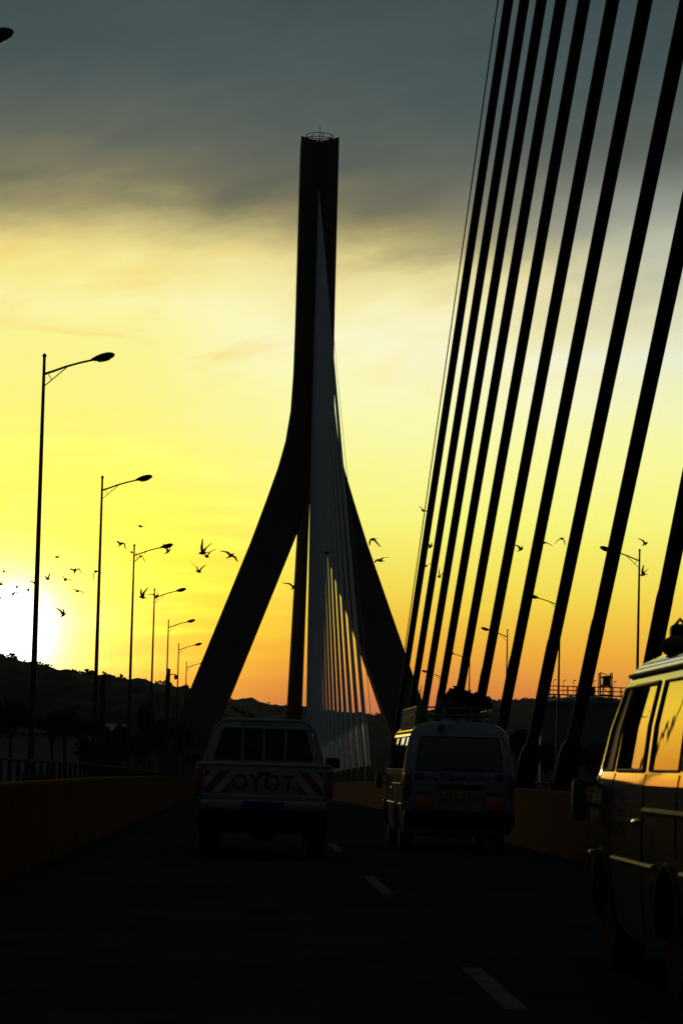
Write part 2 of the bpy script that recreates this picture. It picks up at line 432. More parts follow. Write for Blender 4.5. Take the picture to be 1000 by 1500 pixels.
# ------------------------------------------------------------------ vehicles
def interp(tab, z): return lerp_tab(tab, z)
def shell_side(mb, s, ys, levels, hw, yoff, skip, zb):
    """one flank: grid over stations and levels; faces in `skip` are left open (windows)"""
    pts = []
    for y in ys:
        col = []
        for j, lv in enumerate(levels):
            z = lv(y) if callable(lv) else lv
            col.append(Vector((s * hw(z, y), yoff(y, z), z)))
        pts.append(col)
    k = len(mb.v); nl = len(levels)
    vs = [p for c in pts for p in c]; fs = []
    for i in range(len(ys) - 1):
        for j in range(nl - 1):
            if (i, j) in skip: continue
            fs.append((i * nl + j, (i + 1) * nl + j, (i + 1) * nl + j + 1, i * nl + j + 1))
    mb.add(vs, fs)
    return pts
def wheel(parent, x, y, r, w, out):
    t_ = MB().lathe([(r * .62, -w / 2), (r * .93, -w / 2), (r, -w * .32), (r, w * .32), (r * .93, w / 2), (r * .62, w / 2)], (0, 0, 0), 'X', 28).build('wheel', 'rubber', parent)
    t_.location = (x, y, r)
    MB().lathe([(r * .64, out * w * .2), (r * .64, out * w * .46), (r * .58, out * w * .48), (r * .52, out * w * .30), (r * .25, out * w * .28), (r * .2, out * w * .42), (.01, out * w * .43)], (0, 0, 0), 'X', 24).build('rim', 'rimsteel', t_)
    return t_

def make_van(loc, label, group, rz=0, paint='whitebus', roof='rack', rear_text=True, open_front=False):
    T = empty('minibus', loc, label, 'minibus', group, rz)
    L = 4.43; FW, RW, WR = 3.50, 1.17, .325
    HW = [(.2, .79), (.30, .81), (.45, .835), (.75, .845), (1.0, .845), (1.16, .835), (1.22, .822), (1.47, .793), (1.72, .738), (1.80, .715), (1.87, .655), (1.925, .54), (1.955, .33), (1.97, 0)]
    def sm(t): t = max(0, min(1, t)); return t * t * (3 - 2 * t)
    def hw(z, y):
        k = 1.0
        if y < .16: k = 1 - .085 * (1 - y / .16) ** 2.2
        if y > L - .5: k = 1 - .10 * ((y - (L - .5)) / .5) ** 2
        return interp(HW, z) * k
    def yoff(y, z):
        ro = .30 * max(0, z - 1.15) ** 1.3 if z > 1.15 else 0.03 * (1.15 - z)
        fo = -(max(0, z - 1.0)) * .95 if z > 1.0 else -.06 * (1.0 - z)
        wr = max(0, 1 - y / .5) ** 2
        wf = sm((y - 2.3) / (L - 2.3))
        return y + ro * wr + fo * wf
    def arch(y):
        zb = .27
        for c in (FW, RW):
            if abs(y - c) < .40: zb = max(zb, WR + sqrt(max(0, .40 ** 2 - (y - c) ** 2)) * 1.02)
        return zb
    lows = [lambda y, f=f: arch(y) + (1.0 - arch(y)) * f for f in (0, .08, .3, .55, .8, 1)]
    levels = lows + [1.16, 1.22, 1.47, 1.72, 1.80, 1.87, 1.925, 1.955, 1.97]
    JW = 7
    wins = [('rear_side_window', .22, .88), ('side_window', .98, 1.90), ('door_window', 2.10, 3.14), ('quarter_window', 3.34, 3.86)]
    ys = {0, .02, .05, .1, .16, L, L - .05, L - .12, L - .22, L - .35, L - .5, 2.0, 3.2}
    for (_, a, b) in wins: ys |= {a, b, (a + b) / 2}
    for c in (FW, RW):
        for k in range(-8, 9): ys.add(c + .40 * sin(pi / 2 * k / 8))
    ys = sorted(ys); ys = [y for k, y in enumerate(ys) if k == 0 or y - ys[k - 1] > 1e-4]
    skip = set()
    for (_, a, b) in wins:
        for i in range(len(ys) - 1):
            if ys[i] >= a - 1e-6 and ys[i + 1] <= b + 1e-6: skip |= {(i, JW), (i, JW + 1)}
    body = MB()
    PS = {s: shell_side(body, s, ys, levels, hw, yoff, skip, arch) for s in (-1, 1)}
    # ends
    cols = [-1, -.86, -.6, -.25, 0, .25, .6, .86, 1]
    def cap(i, y, wl, wa, wb):
        g_ = [[Vector((c * PS[1][i][j].x, PS[1][i][j].y + (-.03 if y == 0 else .05) * (1 - c * c), PS[1][i][j].z)) for c in cols] for j in range(len(levels))]
        vs = [p for r_ in g_ for p in r_]; fs = []
        for j in range(len(levels) - 1):
            for k in range(len(cols) - 1):
                if wl <= j < wl + 2 and wa <= k < wb: continue
                fs.append((j * 9 + k, j * 9 + k + 1, j * 9 + 10 + k, j * 9 + 9 + k))
        body.add(vs, fs); return g_
    gr = cap(0, 0, JW, 1, 7); gf = cap(len(ys) - 1, L, JW, 1, 7)
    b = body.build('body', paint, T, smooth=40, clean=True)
    def pane(name, quadgrid, m, inset):
        o = MB(); vs = []; fs = []
        rows = len(quadgrid); cs = len(quadgrid[0])
        for r_ in quadgrid: vs += [p + inset for p in r_]
        for a in range(rows - 1):
            for c in range(cs - 1): fs.append((a * cs + c, a * cs + c + 1, a * cs + cs + c + 1, a * cs + cs + c))
        o.add(vs, fs); p = o.build(name, m, T)
        # rubber seal round the opening
        ring = [q for q in quadgrid[0]] + [r_[-1] for r_ in quadgrid[1:]] + list(reversed(quadgrid[-1][:-1])) + [r_[0] for r_ in reversed(quadgrid[1:-1])]
        MB().tube(ring + [ring[0]], .009, 6, cap=False).build('seal', 'black', p)
        return p
    for s in (-1, 1):
        for (nm, a, bb) in wins:
            idx = [i for i, y in enumerate(ys) if a - 1e-6 <= y <= bb + 1e-6]
            if open_front and nm == 'door_window' and s == -1:
                # the pane is slid back: open at the front
                rw = [(PS[s][idx[0]][JW + q], PS[s][idx[-1]][JW + q]) for q in range(3)]
                pane('door_window', [[p.lerp(q_, k * .62 * f) for k in (0, .5, 1)] for (p, q_), f in zip(rw, (1, .94, .86))], 'tint', Vector((-s * .006, 0, 0)))
                rim = [rw[0][0], rw[0][1], rw[1][1], rw[2][1], rw[2][0], rw[1][0], rw[0][0]]
                MB().tube(rim, .014, 6).build('window_frame', 'black', T)
                continue
            pane(nm, [[PS[s][i][JW + q] for i in idx] for q in range(3)], 'black' if nm == 'quarter_window' else 'tint', Vector((-s * .006, 0, 0)))
    pane('rear_window', [gr[JW][1:8], gr[JW + 1][1:8], gr[JW + 2][1:8]], 'tint', Vector((0, .008, 0)))
    pane('windscreen', [gf[JW][1:8], gf[JW + 1][1:8], gf[JW + 2][1:8]], 'glass', Vector((0, -.008, 0)))
    # inside: floor, dark lining, seats
    MB().box((0, 2.2, .42), (1.52, 4.0, .10)).box((0, 2.2, .31), (1.1, 3.9, .14)).build('underbody', 'black', T)
    for (y, xs, wd) in ((.75, (0,), 1.3), (1.55, (0,), 1.3), (2.35, (-.42, .42), .5), (2.95, (-.42, .42), .5)):
        for x in xs:
            MB().rbox((x, y + .12, .78), (wd, .46, .16), .05).rbox((x, y - .12, 1.12), (wd, .14, .66), .05, Matrix.Rotation(R(8), 3, 'X')).build('seat', 'seat', T)
    # gutter, mouldings, seams, rail
    def along(z, a, c, s, off=.0, n=14):
        out = []
        for k in range(n + 1):
            y = a + (c - a) * k / n
            out.append(Vector((s * (hw(z, y) + off), yoff(y, z), z)))
        return out
    def up(y, s, z0, z1, off=.0, n=10):
        return [Vector((s * (hw(z0 + (z1 - z0) * k / n, y) + off), yoff(y, z0 + (z1 - z0) * k / n), z0 + (z1 - z0) * k / n)) for k in range(n + 1)]
    sm_ = MB(); rl = MB()
    for s in (-1, 1):
        MB().tube(along(1.79, .15, 3.9, s, .008), .014, 6).build('gutter', 'black', T)
        for (a, c) in ((.05, RW - .42), (RW + .42, FW - .42), (FW + .42, 4.2)): MB().tube(along(.70, a, c, s, .002), .016, 6).build('side_moulding', 'darksteel', T)
        for y in (2.0, 3.2): MB().tube(up(y, s, .29, 1.20, .0005), .005, 5).build('door_seam', 'black', T)
        if s == -1: MB().tube(up(.93, s, .78, 1.2, .0005), .005, 5).build('door_seam', 'black', T)
    rl.tube(along(1.0, .25, 1.92, -1, .0, 10), .022, 6).build('sliding_rail', 'black', T)
    # blue squares of the taxi band
    def band(name, pts, cells):
        """pts: grid rows x columns; cells(r, c) says whether a cell is blue"""
        rows, cs = len(pts), len(pts[0]); o = MB().add([p for r_ in pts for p in r_], [(r_ * cs + c, r_ * cs + c + 1, r_ * cs + cs + c + 1, r_ * cs + cs + c) for r_ in range(rows - 1) for c in range(cs - 1)])
        q = o.build(name, paint, T, smooth=0); q.data.materials.append(M['blue'])
        for p in q.data.polygons:
            r_, c = divmod(p.index, cs - 1)
            if cells(r_, c): p.material_index = 1
    def rear_pt(c, z):
        hwv = hw(z, 0); yv = yoff(0, z)
        return Vector((c, yv - .03 * (1 - (c / max(hwv, .01)) ** 2) - .003, z))
    for s in (-1, 1):
        yy = [.3 + .19 * k for k in range(20)]
        band('blue_check_band', [[Vector((s * (hw(z, y) + .0025), yoff(y, z), z)) for y in yy] for z in (1.06, 1.14)], lambda r_, c: c % 2 == 0)
    if rear_text:
        rn = random.Random(5); nc = 44; GL = {}
        for c in range(nc):
            for r_ in range(6):
                GL[r_, c] = (c < 4 or c >= nc - 4) or (7 <= c < nc - 7 and c % 4 != 3 and rn.random() < (.75 if r_ in (1, 4) else .5))
        band('blue_rear_band', [[rear_pt(-.66 + 1.32 * c / nc, 1.07 + .11 * r_ / 6) for c in range(nc + 1)] for r_ in range(7)], lambda r_, c: GL[r_, c])
    # rear furniture
    RZ = MB(); RZ.rbox((0, -.045, .98), (.66, .03, .065), .012).build('rear_garnish', 'black', T)
    pl = MB(); pl.box((0, -.05, .865), (.52, .012, .115)).build('number_plate', 'plate_y', T)
    q = MB(); rn = random.Random(9)
    for k in range(7):
        if k == 3: continue
        x = -.21 + k * .068; q.box((x, -.058, .865), (.012, .004, .07)).box((x + .024, -.058, .865), (.012, .004, .07)).box((x + .012, -.058, .845 + .04 * (k % 2)), (.03, .004, .012))
    q.build('plate_figures', 'black', pl_ := T.children[-1])
    for s in (-1, 1):
        MB().rbox((s * .775, .0, 1.0), (.10, .09, .34), .02).build('tail_light', 'tail', T)
        MB().rbox((s * .53, -.035, .73), (.27, .04, .2), .02).build('reflector', 'amber', T)
        e = MB()
        for k in range(5): e.box((s * .52 - .09 + k * .042, -.045, .885), (.026, .006, .045))
        e.build('badge', 'letter', T)
    MB().rbox((0, -.05, .50), (1.66, .22, .24), .05).build('rear_bumper', 'black', T)
    MB().rbox((0, L - .02, .50), (1.44, .24, .26), .05).build('front_bumper', paint, T)
    for s in (-1, 1): MB().rbox((s * .5, L + .02, .82), (.3, .08, .16), .03).build('headlight', 'glass', T)
    MB().tube([(-.02, -.0, 1.26), (-.1, .04, 1.34), (-.3, .09, 1.46)], .008, 5).build('wiper', 'black', T)
    MB().lathe([(.03, -.01), (.05, -.1), (.04, -.16)], (-.28, .2, 1.86), 'Y', 10).build('rear_mirror', 'black', T)
    for s in (-1, 1):
        mr = MB().rbox((s * .93, 3.95, 1.03), (.09, .09, .27), .035).build('door_mirror', 'darksteel', T)
        MB().tube([(s * .80, 3.85, 1.0), (s * .93, 3.95, 1.0)], .014, 6).tube([(s * .80, 3.85, 1.16), (s * .93, 3.95, 1.1)], .014, 6).build('mirror_arm', 'black', mr)
        hd = MB().rbox((s * .853, 2.2 if s == -1 else 3.0, .93), (.025, .14, .035), .01).build('door_handle', 'chrome', T)
        for wy in (FW, RW): wheel(T, s * .70, wy, WR, .19, s)
        for wy in (FW, RW): MB().tube([Vector((s * (hw(WR + .41 * sin(a), wy) + .003), wy + .41 * cos(a), WR + .41 * sin(a))) for a in [pi * k / 16 for k in range(17)]], .012, 6).build('arch_lip', 'black', T)
    MB().tube([(0, .9, .30), (0, .3, .28), (.35, -.02, .26)], .03, 8).ball((0, RW, .30), (.16, .14, .12)).tube([(-.66, RW, .3), (.66, RW, .3)], .05, 8).build('exhaust_and_axle', 'black', T)
    if roof == 'rack':
        rk = MB()
        for h in (2.06, 2.17):
            rk.tube([(-.62, .45, h), (.62, .45, h), (.62, 3.0, h), (-.62, 3.0, h), (-.62, .45, h)], .014, 6)
        for k in range(7):
            y = .45 + 2.55 * k / 6; rk.tube([(-.62, y, 2.06), (.62, y, 2.06)], .012, 6)
            for s in (-1, 1): rk.tube([(s * .66, y, 1.86), (s * .62, y, 2.17)], .014, 6)
        for x in (-.2, .2): rk.tube([(x, .45, 2.06), (x, .45, 2.17)], .012, 6)
        rk.build('roof_rack', 'galv', T)
    return T

VY = 36.7
bus = make_van((3.19, VY, dz(VY)), 'white minibus seen from behind with a roof rack and yellow number plate', 'minibuses on the bridge', rz=R(.8))
RVY = 11.6
van = make_van((2.2 + .845, RVY, dz(RVY)), 'pale minibus cut off by the right edge, its side windows mirroring the yellow sky', 'minibuses on the bridge', roof='load', open_front=True, paint='shadebus')

def leaf_clumps(mb, c, rad, n, size, rnd, clumps=10, flat=.6):
    cs = []
    for _ in range(clumps):
        while True:
            p = Vector((rnd.uniform(-1, 1), rnd.uniform(-1, 1), rnd.uniform(-1, 1)))
            if p.length < 1: break
        cs.append((Vector((p.x * rad[0] * .72, p.y * rad[1] * .72, p.z * rad[2] * .72)), rnd.uniform(.25, .5)))
    for _ in range(n):
        q, r_ = rnd.choice(cs)
        p = Vector((rnd.gauss(0, 1), rnd.gauss(0, 1), rnd.gauss(0, 1) * flat)); p = p.normalized() * rnd.random() ** .45
        p = Vector((p.x * rad[0] * r_, p.y * rad[1] * r_, p.z * rad[2] * r_)) + q + Vector(c)
        a = Vector((rnd.gauss(0, 1), rnd.gauss(0, 1), rnd.gauss(0, 1))).normalized()
        b_ = a.cross(Vector((rnd.gauss(0, 1), rnd.gauss(0, 1), rnd.gauss(0, 1)))).normalized()
        s_ = size * rnd.uniform(.6, 1.4)
        mb.add([p - a * s_, p + b_ * s_ * .45, p + a * s_, p - b_ * s_ * .45], [(0, 1, 2, 3)])
# bundle on the minibus roof
rnd = random.Random(3)
o = MB(); leaf_clumps(o, (3.19 + .02, VY + 1.3, dz(VY) + 2.28), (.36, .8, .24), 2600, .05, rnd, 22)
leaf_clumps(o, (3.19 + .40, VY + 1.2, dz(VY) + 2.24), (.22, .5, .16), 500, .06, rnd, 7)
o.ball((3.2, VY + 1.3, dz(VY) + 2.2), (.30, .7, .17))
tag(o.build('leafy_bundle', 'leaf_d', smooth=0), 'dark leafy bundle lying on the roof rack of the minibus ahead', 'bundle')
# load on the near van
def sack(c, s, seed, label):
    m_ = MB().ball((0, 0, 0), s, 28, 18)
    for p in m_.v:
        k = 1 + .16 * noise.noise(p * 4 + Vector((seed, 0, 0))) + .06 * noise.noise(p * 13)
        p *= k
        if p.z < -s[2] * .6: p.z = -s[2] * .6
    o_ = m_.build('sack', 'sack'); o_.location = c
    tag(o_, label, 'sack', 'luggage on the near minibus roof')
zr = dz(RVY) + 1.97
sack((2.70, RVY + 2.85, zr - .01), (.27, .36, .085), 1, 'dark lumpy sack at the front of the load on the near minibus roof')
sack((2.80, RVY + 2.15, zr + .04), (.34, .34, .12), 5, 'dark sack on the near minibus roof, behind the front one')
sack((2.85, RVY + 1.5, zr + .10), (.40, .34, .22), 9, 'dark sack at the rear of the load on the near minibus roof')
for k, x, yy in ((0, 2.56, 2.95), (1, 2.72, 2.72)):
    tag(MB().rbox((x, RVY + yy, zr + .08), (.11, .14, .10), .03).tube([(x - .03, RVY + yy, zr + .12), (x, RVY + yy, zr + .16), (x + .04, RVY + yy, zr + .12)], .012, 6).build('jerrycan', 'black'),
        ('left' if k == 0 else 'right') + ' of two small dark cans on the near minibus roof load', 'can', 'cans on the near minibus roof')

def person(loc, label, rz=0, scale=1.0, arm_out=False):
    me = bpy.data.meshes.new('person')
    V = {'pel': (0, 0, .10), 'bel': (0, -.02, .28), 'che': (0, -.03, .48), 'nek': (0, 0, .63), 'jaw': (0, .03, .72), 'hed': (0, .02, .80), 'top': (0, .01, .89),
         'shl': (-.19, -.02, .55), 'ell': (-.27, .08, .30), 'wrl': (-.17, .34, .36), 'hal': (-.14, .42, .40),
         'shr': (.19, -.02, .55), 'elr': (.27, .08, .30), 'wrr': (.17, .34, .36), 'har': (.14, .42, .40),
         'hpl': (-.10, .04, .09), 'knl': (-.13, .46, .12), 'anl': (-.13, .56, -.28), 'tol': (-.13, .74, -.33),
         'hpr': (.10, .04, .09), 'knr': (.13, .46, .12), 'anr': (.13, .56, -.28), 'tor': (.13, .74, -.33)}
    if arm_out: V['ell'] = (-.36, .02, .38); V['wrl'] = (-.33, .28, .36); V['hal'] = (-.32, .36, .35)
    rad = {'pel': .15, 'bel': .14, 'che': .15, 'nek': .06, 'jaw': .075, 'hed': .095, 'top': .065, 'shl': .075, 'ell': .05, 'wrl': .034, 'hal': .036, 'shr': .075, 'elr': .05, 'wrr': .034, 'har': .036,
           'hpl': .10, 'knl': .07, 'anl': .045, 'tol': .035, 'hpr': .10, 'knr': .07, 'anr': .045, 'tor': .035}
    ks = list(V); E = [('pel', 'bel'), ('bel', 'che'), ('che', 'nek'), ('nek', 'jaw'), ('jaw', 'hed'), ('hed', 'top'), ('che', 'shl'), ('shl', 'ell'), ('ell', 'wrl'), ('wrl', 'hal'), ('che', 'shr'), ('shr', 'elr'), ('elr', 'wrr'), ('wrr', 'har'),
                       ('pel', 'hpl'), ('hpl', 'knl'), ('knl', 'anl'), ('anl', 'tol'), ('pel', 'hpr'), ('hpr', 'knr'), ('knr', 'anr'), ('anr', 'tor')]
    # five fingers on each hand
    for sd, h in ((-1, 'hal'), (1, 'har')):
        hx, hy, hz = V[h]
        for f, (dx, ln) in enumerate(((-.03, .06), (-.012, .075), (.008, .07), (.026, .055))):
            a, b_ = f'{h}{f}a', f'{h}{f}b'
            V[a] = (hx + dx, hy + ln * .6, hz + .005); V[b_] = (hx + dx, hy + ln, hz - .03); rad[a] = .010; rad[b_] = .008
            ks += [a, b_]; E += [(h, a), (a, b_)]
        a = h + 't'; V[a] = (hx - sd * .05, hy + .02, hz - .02); rad[a] = .011; ks.append(a); E.append((h, a))
    me.from_pydata([V[k] for k in ks], [(ks.index(a), ks.index(b_)) for a, b_ in E], [])
    o = bpy.data.objects.new('person', me); COL.objects.link(o)
    sk = o.modifiers.new('skin', 'SKIN'); sub = o.modifiers.new('sub', 'SUBSURF'); sub.levels = 1; sub.render_levels = 2
    for i, k in enumerate(ks):
        me.skin_vertices[0].data[i].radius = (rad[k], rad[k]); me.skin_vertices[0].data[i].use_root = (i == 0)
    me.materials.append(M['skin']); o.location = loc; o.rotation_euler = (0, 0, rz); o.scale = (scale,) * 3
    hair = MB().ball((0, .0, .835), (.098, .105, .085), 14, 10).build('hair', 'black', o)
    # shirt follows the trunk and upper arms
    sh = bpy.data.meshes.new('shirt')
    sv = ['pel', 'bel', 'che', 'shl', 'shr']; ex = {'nk': (0, -.01, .58), 'el': tuple((Vector(V['shl']) + Vector(V['ell'])) / 2), 'er': tuple((Vector(V['shr']) + Vector(V['elr'])) / 2)}
    pts = [V[k] for k in sv] + list(ex.values()); rr = [.17, .16, .172, .092, .092, .08, .078, .078]
    sh.from_pydata(pts, [(0, 1), (1, 2), (2, 3), (2, 4), (2, 5), (3, 6), (4, 7)], [])
    so = bpy.data.objects.new('shirt', sh); COL.objects.link(so); so.parent = o
    so.modifiers.new('skin', 'SKIN'); q = so.modifiers.new('sub', 'SUBSURF'); q.levels = 1; q.render_levels = 2
    for i in range(len(pts)): sh.skin_vertices[0].data[i].radius = (rr[i], rr[i]); sh.skin_vertices[0].data[i].use_root = (i == 0)
    sh.materials.append(M['cloth'])
    MB().ball((-.035, .108, .80), (.014, .008, .009), 8, 6).build('eye', 'black', o); MB().ball((.035, .108, .80), (.014, .008, .009), 8, 6).build('eye', 'black', o)
    MB().ball((0, .118, .765), (.016, .022, .022), 8, 6).build('nose', 'skin', o); MB().ball((0, .10, .725), (.028, .012, .009), 8, 6).build('mouth', 'cloth', o)
    for s in (-1, 1): MB().ball((s * .098, .02, .79), (.012, .02, .03), 8, 6).build('ear', 'skin', o)
    tag(o, label, 'person'); return o
person((2.2 + .845 - .43, RVY + 2.92, dz(RVY) + .78), 'person sitting by the open front window of the minibus at right', 0, 1.0, True)

# ------------------------------------------------------------------ pickup
def text_mesh(txt, size, m, parent, name, depth=.004):
    c = bpy.data.curves.new(name, 'FONT'); c.body = txt; c.size = size; c.extrude = depth; c.align_x = 'CENTER'; c.align_y = 'CENTER'; c.space_character = 1.25; c.offset = size * .02
    tmp = bpy.data.objects.new('tmp', c); COL.objects.link(tmp)
    me = bpy.data.meshes.new_from_object(tmp.evaluated_get(bpy.context.evaluated_depsgraph_get()))
    bpy.data.objects.remove(tmp)
    o = bpy.data.objects.new(name, me); COL.objects.link(o); me.materials.clear(); me.materials.append(M[m]); o.parent = parent
    return o
PKY = 31.7
def make_pickup():
    T = empty('pickup_truck', (.24, PKY, dz(PKY)), 'white pickup truck seen from behind with red and white chevrons on its tailgate', 'pickup truck')
    L = 4.7; RW, FW, WR = 1.05, 3.85, .365; ZB = 1.21
    HWt = [(.4, .80), (.62, .85), (.85, .88), (1.1, .88), (1.16, .875), (ZB, .86)]
    def hw(z, y):
        k = 1.0
        if y < .1: k = 1 - .03 * (1 - y / .1) ** 2
        if y > L - .6: k = 1 - .14 * ((y - L + .6) / .6) ** 2
        return interp(HWt, z) * k
    def yo(y, z): return y
    def arch(y):
        zb = .56
        for c in (RW, FW):
            if abs(y - c) < .46: zb = max(zb, WR + .0 + sqrt(max(0, .46 ** 2 - (y - c) ** 2)) * 1.05)
        return zb
    def zt(y): return ZB if y < 3.2 else ZB - .10 * (y - 3.2)
    levels = [lambda y, f=f: arch(y) + (zt(y) - arch(y)) * f for f in (0, .1, .35, .6, .8, .93, 1)]
    ys = {0, .03, .1, 1.55, 1.62, L, L - .1, L - .25, L - .4, L - .6, 2.4, 3.1, 2.2}
    for c in (RW, FW):
        for k in range(-8, 9): ys.add(c + .46 * sin(pi / 2 * k / 8))
    ys = sorted(ys); ys = [y for k, y in enumerate(ys) if k == 0 or y - ys[k - 1] > 1e-4]
    b = MB(); PS = {s: shell_side(b, s, ys, levels, hw, yo, set(), arch) for s in (-1, 1)}
    nl = len(levels)
    # bonnet, nose
    for i, y in enumerate(ys[:-1]):
        if y >= 3.1:
            n = 6; vs = []
            for q in (i, i + 1):
                for k in range(n + 1):
                    c = -1 + 2 * k / n; p = PS[1][q][nl - 1]; vs.append((c * p.x, p.y, p.z + .05 * (1 - c ** 4)))
            b.add(vs, [(k, k + 1, n + 2 + k, n + 1 + k) for k in range(n)])
    i = len(ys) - 1
    for j in range(nl - 1):
        p, q = PS[1][i][j], PS[1][i][j + 1]
        b.add([(-p.x, p.y, p.z), (p.x, p.y, p.z), (q.x, q.y, q.z), (-q.x, q.y, q.z)], [(0, 1, 2, 3)])
    # bed: inner walls, floor, corner posts, headboard
    for s in (-1, 1):
        b.box((s * .80, .82, .95), (.05, 1.5, .50)).box((s * .835, .80, ZB + .005), (.10, 1.56, .035))
        b.rbox((s * .835, .035, .97), (.09, .09, .48), .02)
    b.box((0, .82, .72), (1.58, 1.52, .05)).box((0, 1.59, .98), (1.6, .05, .48))
    b.box((0, 2.35, .62), (1.6, 1.5, .08)); b.box((0, 3.12, .9), (1.6, .05, .5))
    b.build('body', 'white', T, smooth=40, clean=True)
    MB().box((0, 2.3, .50), (.9, 4.3, .12)).build('chassis', 'black', T)
    # cab
    CZ = [(ZB - .03, .845), (ZB + .02, .835), (1.28, .80), (1.70, .655), (1.79, .60), (1.83, .50), (1.85, .30), (1.86, 0)]
    cab = MB(); lv = [ZB - .03, ZB + .02, 1.29, 1.71, 1.79, 1.83, 1.85, 1.86]
    def chw(z, y):
        k = 1 - (.05 * (1 - (y - 1.64) / .12) ** 2 if y < 1.76 else 0)
        return interp(CZ, z) * k
    def cyo(y, z):
        h = (z - ZB) / .65; wr = max(0, 1 - (y - 1.64) / .6); wf = max(0, (y - 2.2) / .95)
        return y + .14 * h * wr - .62 * h * wf
    cy = [1.64, 1.67, 1.76, 1.84, 2.28, 2.36, 2.98, 3.15]
    sk = {(3, 2), (5, 2)}
    CS = {s: shell_side(cab, s, cy, lv, chw, cyo, sk, None) for s in (-1, 1)}
    cols = [-1, -.88, -.5, 0, .5, .88, 1]
    def cap(i):
        g_ = [[Vector((c * CS[1][i][j].x, CS[1][i][j].y + (-.02 if i == 0 else .03) * (1 - c * c), CS[1][i][j].z)) for c in cols] for j in range(len(lv))]
        n = 7; vs = [p for r_ in g_ for p in r_]
        fs = [(j * n + k, j * n + k + 1, j * n + n + k + 1, j * n + n + k) for j in range(len(lv) - 1) for k in range(n - 1) if not (j == 2 and 1 <= k < 5)]
        cab.add(vs, fs); return g_
    g0, g1 = cap(0), cap(len(cy) - 1)
    cab.build('cab', 'white', T, smooth=40, clean=True)
    def pane(nm, rows, m, off):
        n = len(rows[0]); o = MB().add([p + off for r_ in rows for p in r_], [(k, k + 1, n + k + 1, n + k) for k in range(n - 1)])
        p = o.build(nm, m, T)
        ring = list(rows[0]) + list(reversed(rows[1])); MB().tube(ring + [ring[0]], .013, 6, cap=False).build('seal', 'black', p)
    pane('rear_window', [g0[2][1:6], g0[3][1:6]], 'glass', Vector((0, .008, 0)))
    pane('windscreen', [g1[2][1:6], g1[3][1:6]], 'glass', Vector((0, -.008, 0)))
    for s in (-1, 1):
        for (i0, i1) in ((3, 4), (5, 6)):
            pane('side_window', [[CS[s][i0][2], CS[s][i1][2]], [CS[s][i0][3], CS[s][i1][3]]], 'glass', Vector((-s * .006, 0, 0)))
        MB().rbox((s * .98, 2.95, 1.27), (.2, .07, .15), .03).tube([(s * .84, 2.97, 1.22), (s * .9, 2.95, 1.25)], .018, 6).build('door_mirror', 'black', T)
        MB().rbox((s * .36, 2.15, 1.13), (.5, .14, .62), .05, Matrix.Rotation(R(10), 3, 'X')).rbox((s * .36, 2.4, .86), (.5, .5, .15), .05).rbox((s * .36, 2.08, 1.50), (.24, .09, .17), .04).build('seat', 'seat', T)
        MB().rbox((s * .843, .01, .985), (.085, .07, .36), .015).build('tail_light', 'tail', T)
        for wy in (RW, FW): wheel(T, s * .70, wy, WR, .245, s)
    # ladder guard behind the rear window
    gd = MB()
    path = [(-.80, 1.54, ZB), (-.775, 1.55, 1.34), (-.68, 1.58, 1.66), (-.60, 1.58, 1.78), (-.5, 1.58, 1.82), (.5, 1.58, 1.82), (.60, 1.58, 1.78), (.68, 1.58, 1.66), (.775, 1.55, 1.34), (.80, 1.54, ZB)]
    gd.tube(path, .024, 8).tube([(-.66, 1.57, 1.72), (.66, 1.57, 1.72)], .016, 8)
    for x in (-.29, .0, .29): gd.tube([(x, 1.56, ZB), (x, 1.58, 1.82)], .016, 8)
    gd.build('window_guard', 'white', T)
    # tailgate with rope rail, letters and chevrons
    tg = MB().rbox((0, .015, 1.0), (1.58, .05, .42), .015).rbox((0, .01, ZB + .01), (1.72, .07, .045), .015).rbox((0, .0, .815), (1.56, .04, .05), .01).build('tailgate', 'white', T)
    for k, ch in enumerate('OYOT'):
        l_ = text_mesh(ch, .27, 'letter', tg, 'letter'); l_.location = (-.315 + .21 * k, -.012, .985); l_.rotation_euler = (pi / 2, 0, 0); l_.scale = (.95, 1, 1)
    for s in (-1, 1):
        x0, x1 = .44, .76; zc0, zc1 = .86, 1.14
        MB().box((s * (x0 + x1) / 2, -.0125, 1.0), (x1 - x0, .004, zc1 - zc0)).build('reflective_panel', 'silver', tg)
        w = .12
        for k in range(-1, 3):
            # slanting red stripes clipped to the panel
            poly = []
            xs = x0 + k * 2 * w
            for (zz) in (zc0, zc1):
                sh = (zz - zc0) * .85
                a = xs + (.24 - sh); poly.append((a, a + w, zz))
            a0, a1, zA = poly[0]; b0, b1, zB_ = poly[1]
            nst = 8; vs = []; fs = []
            for q in range(nst + 1):
                f_ = q / nst; l = a0 + (b0 - a0) * f_; r_ = l + w; z_ = zA + (zB_ - zA) * f_
                l = min(max(l, x0), x1); r_ = min(max(r_, x0), x1); vs += [(s * l, -.0165, z_), (s * r_, -.0165, z_)]
            fs = [(2 * q, 2 * q + 1, 2 * q + 3, 2 * q + 2) for q in range(nst)]
            if max(abs(vs[2 * q][0] - vs[2 * q + 1][0]) for q in range(nst + 1)) > .01: MB().add(vs, fs).build('chevron', 'red', tg, smooth=0)
    MB().rbox((0, .0, 1.11), (.16, .03, .05), .01).build('tailgate_handle', 'black', tg)
    bp = MB().rbox((0, -.1, .70), (1.62, .17, .13), .03).build('rear_bumper', 'white', T)
    MB().box((0, -.19, .70), (.52, .01, .11)).build('number_plate', 'plate_b', bp)
    for s in (-1, 1): MB().rbox((s * .70, .56, .52), (.3, .02, .34), .01).build('mud_flap', 'black', T)
